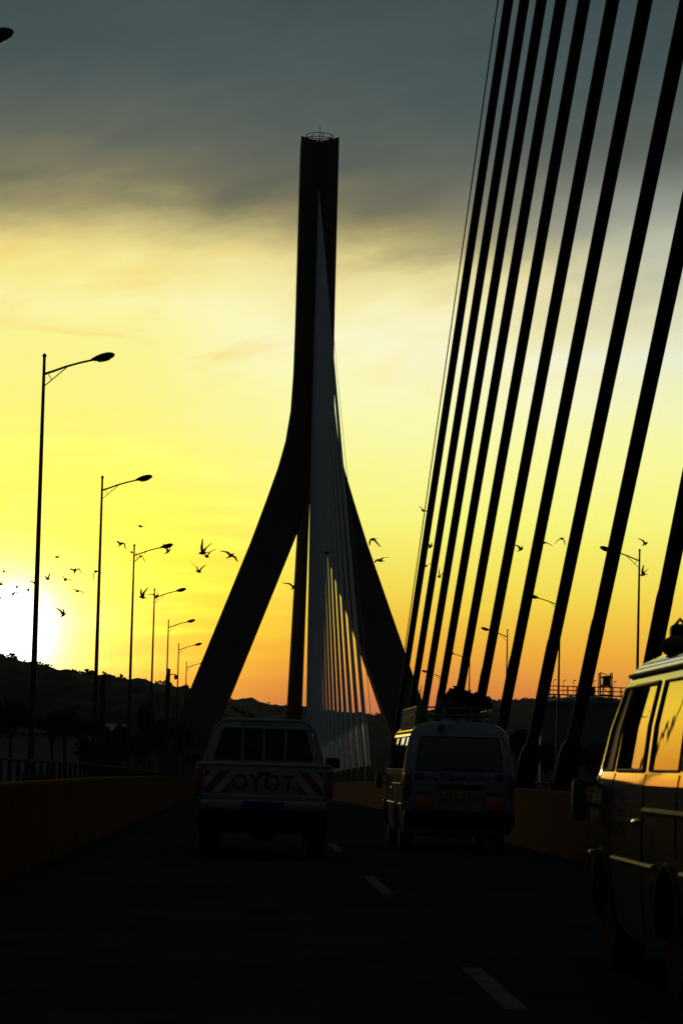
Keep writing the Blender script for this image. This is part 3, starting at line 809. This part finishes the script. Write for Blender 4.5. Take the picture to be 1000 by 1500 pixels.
    MB().tube([(-.62, RW, .37), (.62, RW, .37)], .06, 10).ball((0, RW, .37), (.2, .17, .17)).box((0, .35, .52), (1.3, .5, .14)).build('rear_axle', 'black', T)
    MB().tube([(.45, .5, .45), (.5, 0, .44)], .035, 8).build('exhaust', 'black', T)
    MB().rbox((0, L + .03, .68), (1.6, .18, .2), .04).build('front_bumper', 'chrome', T)
    for s in (-1, 1): MB().rbox((s * .6, L, .95), (.28, .08, .16), .03).build('headlight', 'glass', T)
    MB().rbox((0, L + .01, .95), (.8, .05, .18), .02).build('grille', 'black', T)
    MB().lathe([(.19, -.02), (.2, 0), (.19, .02)], (.36, 2.9, 1.2), 'Y', 20).build('steering_wheel', 'black', T)
make_pickup()
person((.24 + .36, PKY + 2.42, dz(PKY) + .83), 'person driving the white pickup truck, head showing through its rear window', 0, .98)

# ------------------------------------------------------------------ land and river
def axis(lst):
    out = []
    for a, b_, n in lst: out += [a + (b_ - a) * k / n for k in range(n)]
    return out + [lst[-1][1]]
def gh(x, y):
    def sm(t): t = max(0, min(1, t)); return t * t * (3 - 2 * t)
    far = sm((y - 188) / 26); near = sm((-30 - y) / 20)
    base = -15.5 + (11.2 + .5 * noise.noise(Vector((x * .02, y * .02, 0)))) * max(far, near)
    if y > 256: base -= 1.8 * sm((y - 256) / 200)
    return base
gx = axis([(-7000, -400, 10), (-400, -40, 18), (-40, 60, 12), (60, 400, 14), (400, 7000, 10)]); gy = axis([(-1500, -60, 6), (-60, 180, 12), (180, 220, 10), (220, 460, 10), (460, 9000, 14)])
mb = MB(); n = len(gx)
mb.add([(x, y, gh(x, y)) for y in gy for x in gx], [(j * n + i, j * n + i + 1, j * n + n + i + 1, j * n + n + i) for j in range(len(gy) - 1) for i in range(n - 1)])
tag(mb.build('ground', 'ground', smooth=60), kind='structure')
tag(MB().add([(-7000, -60, -13), (7000, -60, -13), (7000, 212, -13), (-7000, 212, -13)], [(0, 1, 2, 3)]).build('river_water', 'water'), kind='structure')

def hill(name, prof, d, depth, seed, rough, m, dx=None):
    """prof: skyline pixels; a ridge with real depth whose crest stands at distance d"""
    pts = [at_y(px, py, d) for px, py in prof]
    tab = [(p.x, p.z) for p in pts]
    x0, x1 = tab[0][0], tab[-1][0]; nx = 260; ny = 26
    mb = MB(); vs = []
    for j in range(ny + 1):
        v = -1 + 2 * j / ny
        for i in range(nx + 1):
            x = x0 + (x1 - x0) * i / nx
            zt_ = lerp_tab(tab, x); sh = cos(v * pi / 2) ** .8
            b = -7 + (zt_ + 7) * sh
            b += rough * sh * (noise.noise(Vector((x / (rough * 5), v * depth / (rough * 5), seed))) + .6 * noise.noise(Vector((x / (rough * 1.6), v * depth / (rough * 1.6), seed + 9)))) - rough * .15
            vs.append((x, d + v * depth, b))
    fs = [(j * (nx + 1) + i, j * (nx + 1) + i + 1, (j + 1) * (nx + 1) + i + 1, (j + 1) * (nx + 1) + i) for j in range(ny) for i in range(nx)]
    o = mb.add(vs, fs).build(name, m, smooth=0)
    tag(o, kind='structure')
    rnd = random.Random(seed); w = MB()
    for _ in range(320):
        x = rnd.uniform(x0, x1); y = d + rnd.uniform(-.12, .06) * depth
        r_ = rough * rnd.choice([.4, .5, .6, .7, .8, 1.0, 1.2]); z = lerp_tab(tab, x) - rough * .3
        leaf_clumps(w, (x, y, z + r_ * .2), (r_ * .8, r_ * .8, r_ * .85), 46, r_ * .3, rnd, 5)
        w.tube([(x, y, z - rough), (x, y, z + r_ * .2)], r_ * .06, 5)
    tag(w.build('hill_woodland', 'leaf_d', smooth=0), 'dark trees covering the skyline of the ' + ('left' if seed == 11 else 'far') + ' hill', 'woodland', kind='stuff')
hill('hill', [(-900, 1090), (-500, 1050), (-260, 1010), (-120, 970), (-50, 955), (0, 960), (30, 967), (60, 974), (100, 984), (140, 990), (180, 996), (220, 1000), (250, 1006), (290, 1016), (330, 1034), (380, 1060), (430, 1100)], 900, 260, 11, 2.2, 'hill')  # unseen left end is invented, kept low so windows mirror bright sky
hill('hill', [(150, 1040), (260, 1030), (330, 1028), (350, 1027), (365, 1028), (395, 1033), (420, 1035), (440, 1038), (470, 1042), (500, 1046), (540, 1050), (600, 1048), (660, 1038), (720, 1030), (745, 1028), (770, 1026), (800, 1025), (860, 1026), (950, 1034), (1150, 1060)], 2300, 500, 23, 5.0, 'hill')

# trees on the far bank
def tree(px, pytop, pybot, wpx, d, label, kind='round', trunk_r=.16):
    s = F / d; top = at_y(px, pytop, d); bot = at_y(px, pybot, d); zg = gh(top.x, d)
    rnd = random.Random(int(px * 7 + d)); r_ = wpx / 2 / s; rz = max(.8, (top.z - bot.z) / 2)
    t = empty('tree', (top.x, d, zg), label, 'tree', 'trees on the far bank')
    cz = (top.z + bot.z) / 2 - zg
    tr = MB().tube([(0, 0, -.3), (.05, 0, cz * .5), (-.05, .05, cz)], [trunk_r * 1.3, trunk_r, trunk_r * .6], 8)
    for k in range(5):
        a = rnd.uniform(0, 2 * pi); tr.tube([(0, 0, cz * .75), (cos(a) * r_ * .6, sin(a) * r_ * .6, cz + rz * rnd.uniform(-.2, .6))], [trunk_r * .5, trunk_r * .15], 6)
    tr.build('trunk', 'bark', t)
    c = MB(); leaf_clumps(c, (0, 0, cz), (r_, r_, rz), int(700 + 500 * min(r_, 3)), .20, rnd, 16)
    c.build('crown', 'leaf', t, smooth=0)
TR = [(18, 1020, 1074, 80, 226, 'broad dark tree at the left edge in front of the pale warehouse'),
      (78, 1046, 1078, 34, 224, 'slim tree before the warehouse, left of the taller clump'),
      (97, 1034, 1080, 46, 222, 'rounded tree with a thick trunk in front of the pale warehouse'),
      (120, 1050, 1082, 32, 225, 'small tree right of the thick trunked one, before the warehouse corner'),
      (137, 1052, 1142, 46, 222, 'low bushy tree hiding the right corner of the warehouse'),
      (176, 1058, 1116, 44, 228, 'dark bushy tree between the second and third street lamps'),
      (215, 1026, 1086, 26, 236, 'narrow tall tree between the third and fourth street lamps'),
      (203, 1062, 1120, 46, 226, 'low dark tree under the narrow tall one'),
      (236, 1046, 1110, 36, 232, 'dark tree left of the thick camera pole'),
      (262, 1042, 1112, 44, 240, 'dark tree between the camera pole and the left pylon leg'),
      (757, 1062, 1120, 40, 244, 'dark tree right of the minibus, under the far hill'),
      (800, 1085, 1135, 50, 236, 'low dark tree in front of the storage tank'),
      (872, 1078, 1140, 60, 236, 'dark tree beside the storage tank, partly behind the nearest minibus')]
for a in TR: tree(*a)
for a in [(-8, 1040, 1080, 60, 262, 'dark tree rising behind the left end of the warehouse'), (50, 1048, 1080, 50, 264, 'low wide tree behind the middle of the warehouse'),
          (112, 1046, 1080, 44, 263, 'tree behind the warehouse, over the two small trees'), (142, 1050, 1085, 40, 265, 'tree behind the right end of the warehouse')]: tree(*a)
# warehouse
d = 246; a = at_y(-60, 1071, d); b_ = at_y(130, 1073, d); zg = gh(-20, d)
wh = empty('warehouse', ((a.x + b_.x) / 2, d, zg), 'long pale warehouse wall behind the trees on the left bank', 'warehouse')
W = b_.x - a.x; H = a.z - zg
m_ = MB().box((0, 5, H / 2), (W, 10, H))
k = -W / 2 + .3
while k < W / 2: m_.box((k, -.03, H / 2 - .1), (.08, .056, H - .3)); k += .6
m_.build('wall', 'wall', wh, smooth=0)
MB().add([(-W / 2 - .3, -.4, H + .002), (W / 2 + .3, -.4, H + .002), (W / 2 + .3, 5, H + .5), (-W / 2 - .3, 5, H + .5), (W / 2 + .3, 10.4, H + .002), (-W / 2 - .3, 10.4, H + .002)], [(0, 1, 2, 3), (3, 2, 4, 5), (0, 1, 4, 5)]).build('roof', 'roof', wh, smooth=0)
MB().box((W * .12, -.05, 2.0), (3.2, .06, 4.0)).build('door', 'darksteel', wh)
# house roof glint among the trees
p = at_y(168, 1064, 300); zg = gh(p.x, 300)
h_ = empty('house', (p.x, 300, zg), 'small house with a pale sheet roof among the trees on the left bank', 'house')
MB().box((0, 0, (p.z - zg) / 2 - .3), (2.6, 5, p.z - zg - .6)).build('wall', 'roof', h_)
MB().add([(-1.5, -3, p.z - zg - .6), (1.5, -3, p.z - zg - .6), (1.5, 0, p.z - zg + .3), (-1.5, 0, p.z - zg + .3), (1.5, 3, p.z - zg - .6), (-1.5, 3, p.z - zg - .6)], [(0, 1, 2, 3), (3, 2, 4, 5), (0, 1, 4, 5)]).build('roof', 'wall', h_, smooth=0)
# storage tank
d = 300; l = at_y(800, 1028, d); rt = at_y(945, 1028, d); zg = gh(l.x, d); Rr = (rt.x - l.x) / 2; Ht = l.z - zg
tk = empty('storage_tank', ((l.x + rt.x) / 2, d + Rr, zg), 'big round storage tank with a catwalk and stair tower on top', 'tank')
m_ = MB().lathe([(Rr, 0), (Rr, Ht)], (0, 0, 0), n=64)
for h in (.25, .5, .75): m_.lathe([(Rr + .01, Ht * h - .06), (Rr + .06, Ht * h - .04), (Rr + .06, Ht * h + .04), (Rr + .01, Ht * h + .06)], (0, 0, 0), n=64)
m_.build('shell', 'tank', tk)
MB().lathe([(Rr + .25, Ht), (Rr + .25, Ht + .12), (Rr * .8, Ht + .55), (Rr * .4, Ht + .9), (.2, Ht + 1.05)], (0, 0, 0), n=64).build('roof', 'tank', tk)
cw = MB().box((0, -Rr + 1.2, Ht + .95), (2 * Rr - 1, 1.0, .14))
for h in (1.5, 2.0):
    for yy in (-Rr + .72, -Rr + 1.68): cw.tube([(-Rr + .5, yy, Ht + h), (Rr - .5, yy, Ht + h)], .05, 6)
k = -Rr + .5
while k <= Rr - .45:
    for yy in (-Rr + .72, -Rr + 1.68): cw.tube([(k, yy, Ht + .3), (k, yy, Ht + 2.02)], .05, 6)
    k += 1.1
cw.build('catwalk', 'darksteel', tk)
for k in range(7):
    x = -Rr + 1 + k * 1.25
    lp = MB().tube([(x, -Rr + 1.7, Ht + 1.0), (x, -Rr + 1.7, Ht + 2.75)], .035, 6).tube([(x, -Rr + 1.7, Ht + 2.75), (x + .3, -Rr + 1.7, Ht + 2.8)], .06, 6).build('catwalk_lamp', 'darksteel', tk)
stw = MB(); sx = at_y(888, 1000, d).x - (l.x + rt.x) / 2; zt_ = at_y(888, 985, d).z - zg
for ax in (-.7, .7):
    for ay in (-.7, .7): stw.tube([(sx + ax, -Rr + 1.2 + ay, 0), (sx + ax, -Rr + 1.2 + ay, zt_)], .09, 6)
h = 1.0; f_ = 1
while h < zt_:
    stw.box((sx, -Rr + 1.2, h), (1.6, 1.6, .1)); stw.tube([(sx - .7 * f_, -Rr + .5, h), (sx + .7 * f_, -Rr + .5, min(h + 1.1, zt_))], .06, 6); h += 1.1; f_ = -f_
stw.box((sx + .1, -Rr + 1.2, zt_ - 1.0), (.9, .9, 1.2))
stw.build('stair_tower', 'darksteel', tk)
MB().rbox((sx - 2.0, -Rr + 1.3, Ht + 1.5), (1.5, .9, .9), .15).build('machine_housing', 'darksteel', tk)
MB().tube([(-Rr - .25, 0 - .6, 0), (-Rr - .25, -.6, Ht + .3)], .12, 8).build('downpipe', 'galv', tk)

# ------------------------------------------------------------------ birds
def bird_mesh(kind, seed):
    rnd = random.Random(seed); mb = MB()
    body = [(-.42, .015), (-.34, .035), (-.2, .07), (0, .10), (.16, .085), (.26, .055), (.32, .06), (.38, .045), (.42, .018), (.48, .006)]
    mb.tube([(0, y, .02 * sin(3 * y)) for y, r_ in body], [r_ * 1.45 for y, r_ in body], 8)
    # fanned tail
    mb.add([(-.03, -.36, .01), (.03, -.36, .01), (.10, -.62, .0), (0, -.58, .0), (-.10, -.62, .0), (-.03, -.36, -.012), (.03, -.36, -.012), (.10, -.62, -.01), (0, -.58, -.01), (-.10, -.62, -.01)],
           [(0, 1, 2, 3), (0, 3, 4), (5, 8, 7, 6), (5, 9, 8), (1, 6, 7, 2), (4, 9, 5, 0), (2, 7, 8, 3), (3, 8, 9, 4)])
    a1, a2 = {'arch': (25, -55), 'up': (55, 30), 'vee': (70, 60), 'glide': (12, -6), 'down': (-35, -60), 'flat': (5, 5)}[kind]
    for s in (-1, 1):
        p0 = Vector((s * .05, 0, .04)); d1 = Vector((s * cos(R(a1)), .05, sin(R(a1)))); d2 = Vector((s * cos(R(a2)), -.35, sin(R(a2)))).normalized()
        p1 = p0 + d1 * .42; p2 = p1 + d2 * .32; p3 = p1 + d2 * .62
        ch = [(p0, .16, -.14, .03), (p0.lerp(p1, .5), .15, -.16, .024), (p1, .14, -.15, .018), (p2, .05, -.16, .012), (p3, -.06, -.14, .006)]
        vs = []; fs = []
        for (c, lead, trail, th) in ch:
            for (yy, zz) in ((lead, 0), (lead * .3, th), (trail, 0), (lead * .3, -th)): vs.append(c + Vector((0, yy, zz)))
        for i in range(len(ch) - 1):
            for q in range(4):
                q2 = (q + 1) % 4; fs.append((i * 4 + q, i * 4 + q2, i * 4 + 4 + q2, i * 4 + 4 + q))
        fs += [(0, 1, 2, 3), tuple((len(ch) - 1) * 4 + q for q in range(4))]
        mb.add(vs, fs)
    return mb
BM = {}
BIRDS = [(6, 837, 10, 'arch', 30, 'bird high over the sun glow at the left edge'), (2, 856, 9, 'up', 60, 'bird cut by the left edge, second below the highest one there'),
 (25, 860, 9, 'arch', 20, 'bird with bent wings left of the nearest lamp pole, upper of a close pair'), (20, 870, 8, 'flat', 70, 'small bird left of the nearest lamp pole, lower of a close pair'),
 (1, 876, 7, 'glide', 10, 'bird half out of frame at the left edge, lowest there'), (42, 864, 11, 'arch', -20, 'bird passing just left of the nearest lamp pole'),
 (54, 858, 11, 'vee', 50, 'dark bird just right of the nearest lamp pole'), (70, 848, 9, 'up', -60, 'bird between the nearest lamp pole and the two arched birds'),
 (96, 849, 15, 'arch', 0, 'wide bird with drooping wings, lower of two arched birds near the second lamp'), (110, 836, 13, 'arch', 25, 'bird with arched wings, upper of two near the second lamp'),
 (84, 816, 8, 'flat', 80, 'lone bird above the group beside the sun glow'), (114, 866, 10, 'glide', -40, 'small tilted bird below the two arched birds'),
 (93, 901, 12, 'vee', 75, 'dark bird lowest of all, over the white glow of the sun'), (141, 837, 12, 'down', 45, 'bird crossing the pole of the second lamp'),
 (206, 771, 10, 'flat', 60, 'bird flying highest, above the third lamp arm'), (177, 797, 11, 'arch', 50, 'bird just left of the third lamp top'),
 (193, 809, 10, 'flat', 20, 'bird crossing the third lamp pole at its bracket'), (206, 815, 9, 'down', -30, 'bird hanging just under the third lamp bracket'),
 (246, 808, 12, 'vee', 50, 'bird with raised wings right of the third lamp head'), (297, 810, 20, 'vee', 70, 'large dark bird, left one of an overlapping pair'),
 (303, 815, 16, 'up', 40, 'bird right behind the large dark one, overlapping it'), (338, 814, 15, 'glide', 55, 'bird with slanted straight wings nearest the left pylon leg'),
 (291, 837, 15, 'up', -50, 'bird with one wing raised, below the overlapping pair'), (209, 875, 14, 'vee', 80, 'bird with tall raised wings left of the fourth lamp'),
 (230, 874, 11, 'up', 50, 'dark bird against the bracket of the fourth lamp'), (546, 790, 14, 'down', 65, 'bird right of the right pylon leg, upper of two'),
 (556, 821, 15, 'glide', 75, 'bird right of the right pylon leg, lower of two'), (430, 860, 15, 'up', 40, 'bird left of the dark cable band between the pylon legs'),
 (434, 777, 8, 'flat', 60, 'tiny bird close under the crotch of the pylon'), (620, 748, 9, 'glide', 60, 'bird between the thin rope and the first thick cable'),
 (630, 801, 9, 'up', 70, 'bird between the first and second thick cables, upper one'), (624, 829, 9, 'arch', 10, 'bird between the first and second thick cables, lower one'),
 (643, 845, 9, 'vee', 40, 'bird just left of the third thick cable'), (762, 805, 10, 'up', 70, 'bird between the sixth and seventh thick cables'),
 (797, 795, 10, 'down', 30, 'bird touching the right side of the seventh thick cable'), (822, 789, 10, 'down', -60, 'bird just left of the eighth thick cable'),
 (944, 797, 9, 'up', 60, 'bird right of the tall right lamp, near its top'), (941, 842, 11, 'vee', 75, 'bird right of the tall right lamp, halfway down its pole'),
 (478, 810, 14, 'glide', 30, 'bird seen against the pale cable fan'), (415, 756, 10, 'up', 50, 'bird seen against the dark left pylon leg')]
for i, (px, py, span, kd, rz, lab) in enumerate(BIRDS):
    d = 95 + (i * 37 % 30)
    if kd not in BM: BM[kd] = bird_mesh(kd, i).build('bird', 'bird', smooth=50); o = BM[kd]
    else: o = BM[kd].copy(); COL.objects.link(o)
    o.location = at_y(px, py, d); sc = (5.5 + .6 * span) * 1.9 * d / F / 1.7
    o.scale = (sc,) * 3; o.rotation_euler = (R((i * 53 % 40) - 10), R((i * 31 % 50) - 25), R(rz * .6 + (180 if i % 3 == 0 else 0)))
    tag(o, lab, 'bird', 'birds flying over the bridge')

# ------------------------------------------------------------------ sky, sun, air
SUN_PX, SUN_PY = 14, 925
sd = ray(SUN_PX, SUN_PY).normalized()
sun = bpy.data.lights.new('sun', 'SUN'); sun.energy = 0.10; sun.angle = R(1.5); sun.color = (1, .72, .38)
so = bpy.data.objects.new('sun', sun); COL.objects.link(so); so.rotation_euler = (-sd).to_track_quat('-Z', 'Y').to_euler()
so.location = (0, 0, 60)
w = bpy.data.worlds.new('World'); S.world = w; w.use_nodes = True; nt = w.node_tree
for n_ in list(nt.nodes): nt.nodes.remove(n_)
N = lambda t_: nt.nodes.new(t_)
LK = nt.links.new
def math_(op, a, b=None, c=None, clamp=False):
    n_ = N('ShaderNodeMath'); n_.operation = op; n_.use_clamp = clamp
    for k, q in enumerate((a, b, c)):
        if q is None: continue
        if isinstance(q, (int, float)): n_.inputs[k].default_value = q
        else: LK(q, n_.inputs[k])
    return n_.outputs[0]
def maprange(v_, a, b, c=0, d_=1, mode='SMOOTHSTEP'):
    n_ = N('ShaderNodeMapRange'); n_.interpolation_type = mode; n_.clamp = True
    LK(v_, n_.inputs['Value'])
    n_.inputs['From Min'].default_value = a; n_.inputs['From Max'].default_value = b; n_.inputs['To Min'].default_value = c; n_.inputs['To Max'].default_value = d_
    return n_.outputs['Result']
def mixc(f, a, b, mode='MIX'):
    n_ = N('ShaderNodeMix'); n_.data_type = 'RGBA'; n_.blend_type = mode; n_.clamp_factor = True; n_.clamp_result = False
    if isinstance(f, (int, float)): n_.inputs['Factor'].default_value = f
    else: LK(f, n_.inputs['Factor'])
    for k, q in ((6, a), (7, b)):
        if isinstance(q, tuple): n_.inputs[k].default_value = (*q, 1)
        else: LK(q, n_.inputs[k])
    return n_.outputs[2]
def lin(r, g, b, k=1.0):
    f = lambda c: ((c / 255 + .055) / 1.055) ** 2.4 if c > 10 else c / 255 / 12.92
    return (f(r) * k, f(g) * k, f(b) * k)
tc = N('ShaderNodeTexCoord'); D = tc.outputs['Generated']
sep = N('ShaderNodeSeparateXYZ'); LK(D, sep.inputs[0]); X_, Y_, Z_ = sep.outputs
az = math_('ARCTAN2', X_, Y_)                      # azimuth from straight ahead
el = math_('ARCSINE', Z_)
comb = N('ShaderNodeCombineXYZ'); LK(math_('MULTIPLY', az, 6.0), comb.inputs[0]); LK(math_('MULTIPLY_ADD', el, 18.0, math_('MULTIPLY', az, -3.0)), comb.inputs[1])
def nz(scale, detail, off, rough=.55, dist=0.0):
    mp = N('ShaderNodeVectorMath'); mp.operation = 'ADD'; LK(comb.outputs[0], mp.inputs[0]); mp.inputs[1].default_value = off
    n_ = N('ShaderNodeTexNoise'); n_.inputs['Scale'].default_value = scale; n_.inputs['Detail'].default_value = detail; n_.inputs['Roughness'].default_value = rough; n_.inputs['Distortion'].default_value = dist
    LK(mp.outputs[0], n_.inputs['Vector']); return n_.outputs['Fac']
big = nz(.9, 5, (3.1, 0.7, 0)); fine = nz(2.6, 7, (9, 4, 2), .6, .5)
hi = maprange(el, R(4.5), R(10.5))
warp = math_('MULTIPLY', math_('ADD', math_('MULTIPLY', math_('SUBTRACT', big, .5), R(4.0)), math_('MULTIPLY', math_('SUBTRACT', fine, .5), R(1.6))), math_('MULTIPLY_ADD', hi, .9, .1))
elw = math_('ADD', el, warp)
t_ = math_('SUBTRACT', math_('DIVIDE', elw, R(20)), math_('MULTIPLY', maprange(az, R(2), R(-4)), math_('MULTIPLY', hi, .022)))
def ramp(v_, stops):
    n_ = N('ShaderNodeValToRGB'); LK(v_, n_.inputs[0]); cr = n_.color_ramp
    while len(cr.elements) > 1: cr.elements.remove(cr.elements[-1])
    cr.elements[0].position = stops[0][0]; cr.elements[0].color = (*stops[0][1], 1)
    for p_, c_ in stops[1:]:
        e_ = cr.elements.new(p_); e_.color = (*c_, 1)
    return n_.outputs['Color']
base = ramp(t_, [(0.0, lin(205, 108, 88)), (.07, lin(230, 135, 85)), (.094, lin(246, 152, 70)), (.134, lin(255, 182, 62)), (.173, lin(255, 208, 70)), (.2125, lin(255, 230, 88)), (.29, lin(255, 254, 130)),
                 (.37, lin(255, 255, 165)), (.44, lin(255, 255, 198)), (.4875, lin(255, 255, 214)), (.525, lin(250, 242, 182)), (.56, lin(236, 222, 156)), (.595, lin(200, 188, 130)), (.63, lin(156, 148, 106)),
                 (.665, lin(122, 120, 96)), (.71, lin(98, 103, 94)), (.79, lin(74, 88, 88)), (.90, lin(57, 73, 77)), (1.0, lin(46, 60, 66))])
left = maprange(az, R(4.0), R(-5))
base = mixc(math_('MULTIPLY', left, maprange(el, R(13), R(11))), base, (1.0, .94, .57), 'MULTIPLY')
# paler and bluer to the right, yellower to the left
rgt = math_('MULTIPLY', maprange(az, R(3), R(11)), maprange(el, R(7), R(11)))
pale = mixc(math_('MULTIPLY', rgt, .55), base, lin(205, 216, 208))
dark_top = maprange(el, R(12.2), R(14.5))
col = mixc(dark_top, pale, base)
# streaks of cloud catching orange light
streak = maprange(nz(1.7, 8, (1.3, 8.2, 4), .62, .8), .52, .74)
band = math_('MULTIPLY', maprange(el, R(6.8), R(9.0)), maprange(el, R(13), R(11)))
col = mixc(math_('MULTIPLY', math_('MULTIPLY', math_('MULTIPLY', streak, maprange(az, R(1.5), R(-1.5), .25, 1)), band), .75), col, lin(250, 205, 105))
wisp = maprange(nz(3.6, 8, (5.3, 1.2, 7), .6, .4), .5, .8)
lowb = math_('MULTIPLY', maprange(el, R(2.0), R(4)), maprange(el, R(9), R(6)))
col = mixc(math_('MULTIPLY', math_('MULTIPLY', wisp, lowb), .4), col, lin(255, 250, 60))
# dark cloud texture at the top
cl = maprange(nz(1.4, 8, (7.7, 3.3, 1), .6, .3), .38, .72)
col = mixc(math_('MULTIPLY', math_('MULTIPLY', cl, maprange(el, R(11.5), R(13.5))), .32), col, lin(55, 69, 71))
# low left: stronger yellow towards the sun
dot = N('ShaderNodeVectorMath'); dot.operation = 'DOT_PRODUCT'; LK(D, dot.inputs[0]); dot.inputs[1].default_value = sd
ang = math_('ARCCOSINE', math_('MINIMUM', dot.outputs['Value'], 1.0))
yel = math_('MULTIPLY', math_('MULTIPLY', maprange(ang, R(14), R(2)), maprange(az, R(3), R(-6))), maprange(el, R(8.5), R(4.0)))
cs_ = N('ShaderNodeCombineXYZ'); LK(math_('MULTIPLY', az, 9.0), cs_.inputs[0]); LK(math_('MULTIPLY', el, 110.0), cs_.inputs[1])
ns_ = N('ShaderNodeTexNoise'); ns_.inputs['Scale'].default_value = 1.6; ns_.inputs['Detail'].default_value = 6; LK(cs_.outputs[0], ns_.inputs['Vector']); streaks = ns_.outputs['Fac']
gold = mixc(maprange(el, R(1.5), R(6.0)), (2.2, .62, .008), (2.9, 1.85, .045))
lemon = mixc(maprange(el, R(1.2), R(3.6)), (1.7, .72, .015), mixc(maprange(streaks, .38, .62), (1.9, 1.15, .012), (2.0, 1.75, .04)))
col = mixc(math_('MULTIPLY', yel, 1.0), col, mixc(maprange(az, R(-6), R(-8.5)), lemon, gold))
def expo(deg, pw): return math_('EXPONENT', math_('MULTIPLY', math_('POWER', math_('DIVIDE', ang, R(deg)), pw), -1.0))
halo = math_('MULTIPLY', expo(1.9, 1.3), math_('MULTIPLY_ADD', fine, 1.3, .3))
col = mixc(math_('MINIMUM', halo, 1.0), col, (2.2, 2.0, .75))
core = math_('MULTIPLY', expo(.88, 2.0), math_('MULTIPLY_ADD', fine, 1.2, .7))
col = mixc(math_('MINIMUM', core, 1.0), col, (3.6, 3.4, 2.9))
# the sky behind the camera and overhead is dull blue grey
back = mixc(maprange(math_('ABSOLUTE', az), R(11.5), R(20)), col, (.006, .0075, .009))
full = mixc(maprange(el, R(18), R(45)), back, (.02, .026, .03))
below = mixc(maprange(el, R(0), R(-1.5)), full, (.004, .004, .004))
sky = N('ShaderNodeTexSky'); sky.sky_type = 'NISHITA'; sky.sun_disc = False; sky.sun_elevation = math.asin(sd.z); sky.sun_rotation = math.atan2(sd.x, sd.y)
b1 = N('ShaderNodeBackground'); LK(below, b1.inputs['Color']); b1.inputs['Strength'].default_value = 1.0
b2 = N('ShaderNodeBackground'); LK(sky.outputs[0], b2.inputs['Color']); b2.inputs['Strength'].default_value = .001
ad = N('ShaderNodeAddShader'); LK(b1.outputs[0], ad.inputs[0]); LK(b2.outputs[0], ad.inputs[1])
wo = N('ShaderNodeOutputWorld'); LK(ad.outputs[0], wo.inputs['Surface'])

HAZE = 0.00007
if HAZE:
    hz = MB().box((0, 3900, 55), (14400, 11200, 146)).build('haze', 'ground', smooth=0); tag(hz, kind='stuff')
    hm = bpy.data.materials.new('haze_air'); hm.use_nodes = True; q = hm.node_tree
    for n_ in list(q.nodes): q.nodes.remove(n_)
    oo = q.nodes.new('ShaderNodeOutputMaterial'); pv = q.nodes.new('ShaderNodeVolumePrincipled')
    pv.inputs['Color'].default_value = (.72, .82, .9, 1); pv.inputs['Density'].default_value = HAZE; pv.inputs['Anisotropy'].default_value = 0.2
    q.links.new(pv.outputs[0], oo.inputs['Volume']); hz.data.materials.clear(); hz.data.materials.append(hm)

vs_ = S.view_settings; vs_.view_transform = 'Standard'; vs_.look = 'None'; vs_.exposure = 0; vs_.gamma = 1; vs_.use_curve_mapping = False
S.cycles.max_bounces = 8; S.cycles.transparent_max_bounces = 16
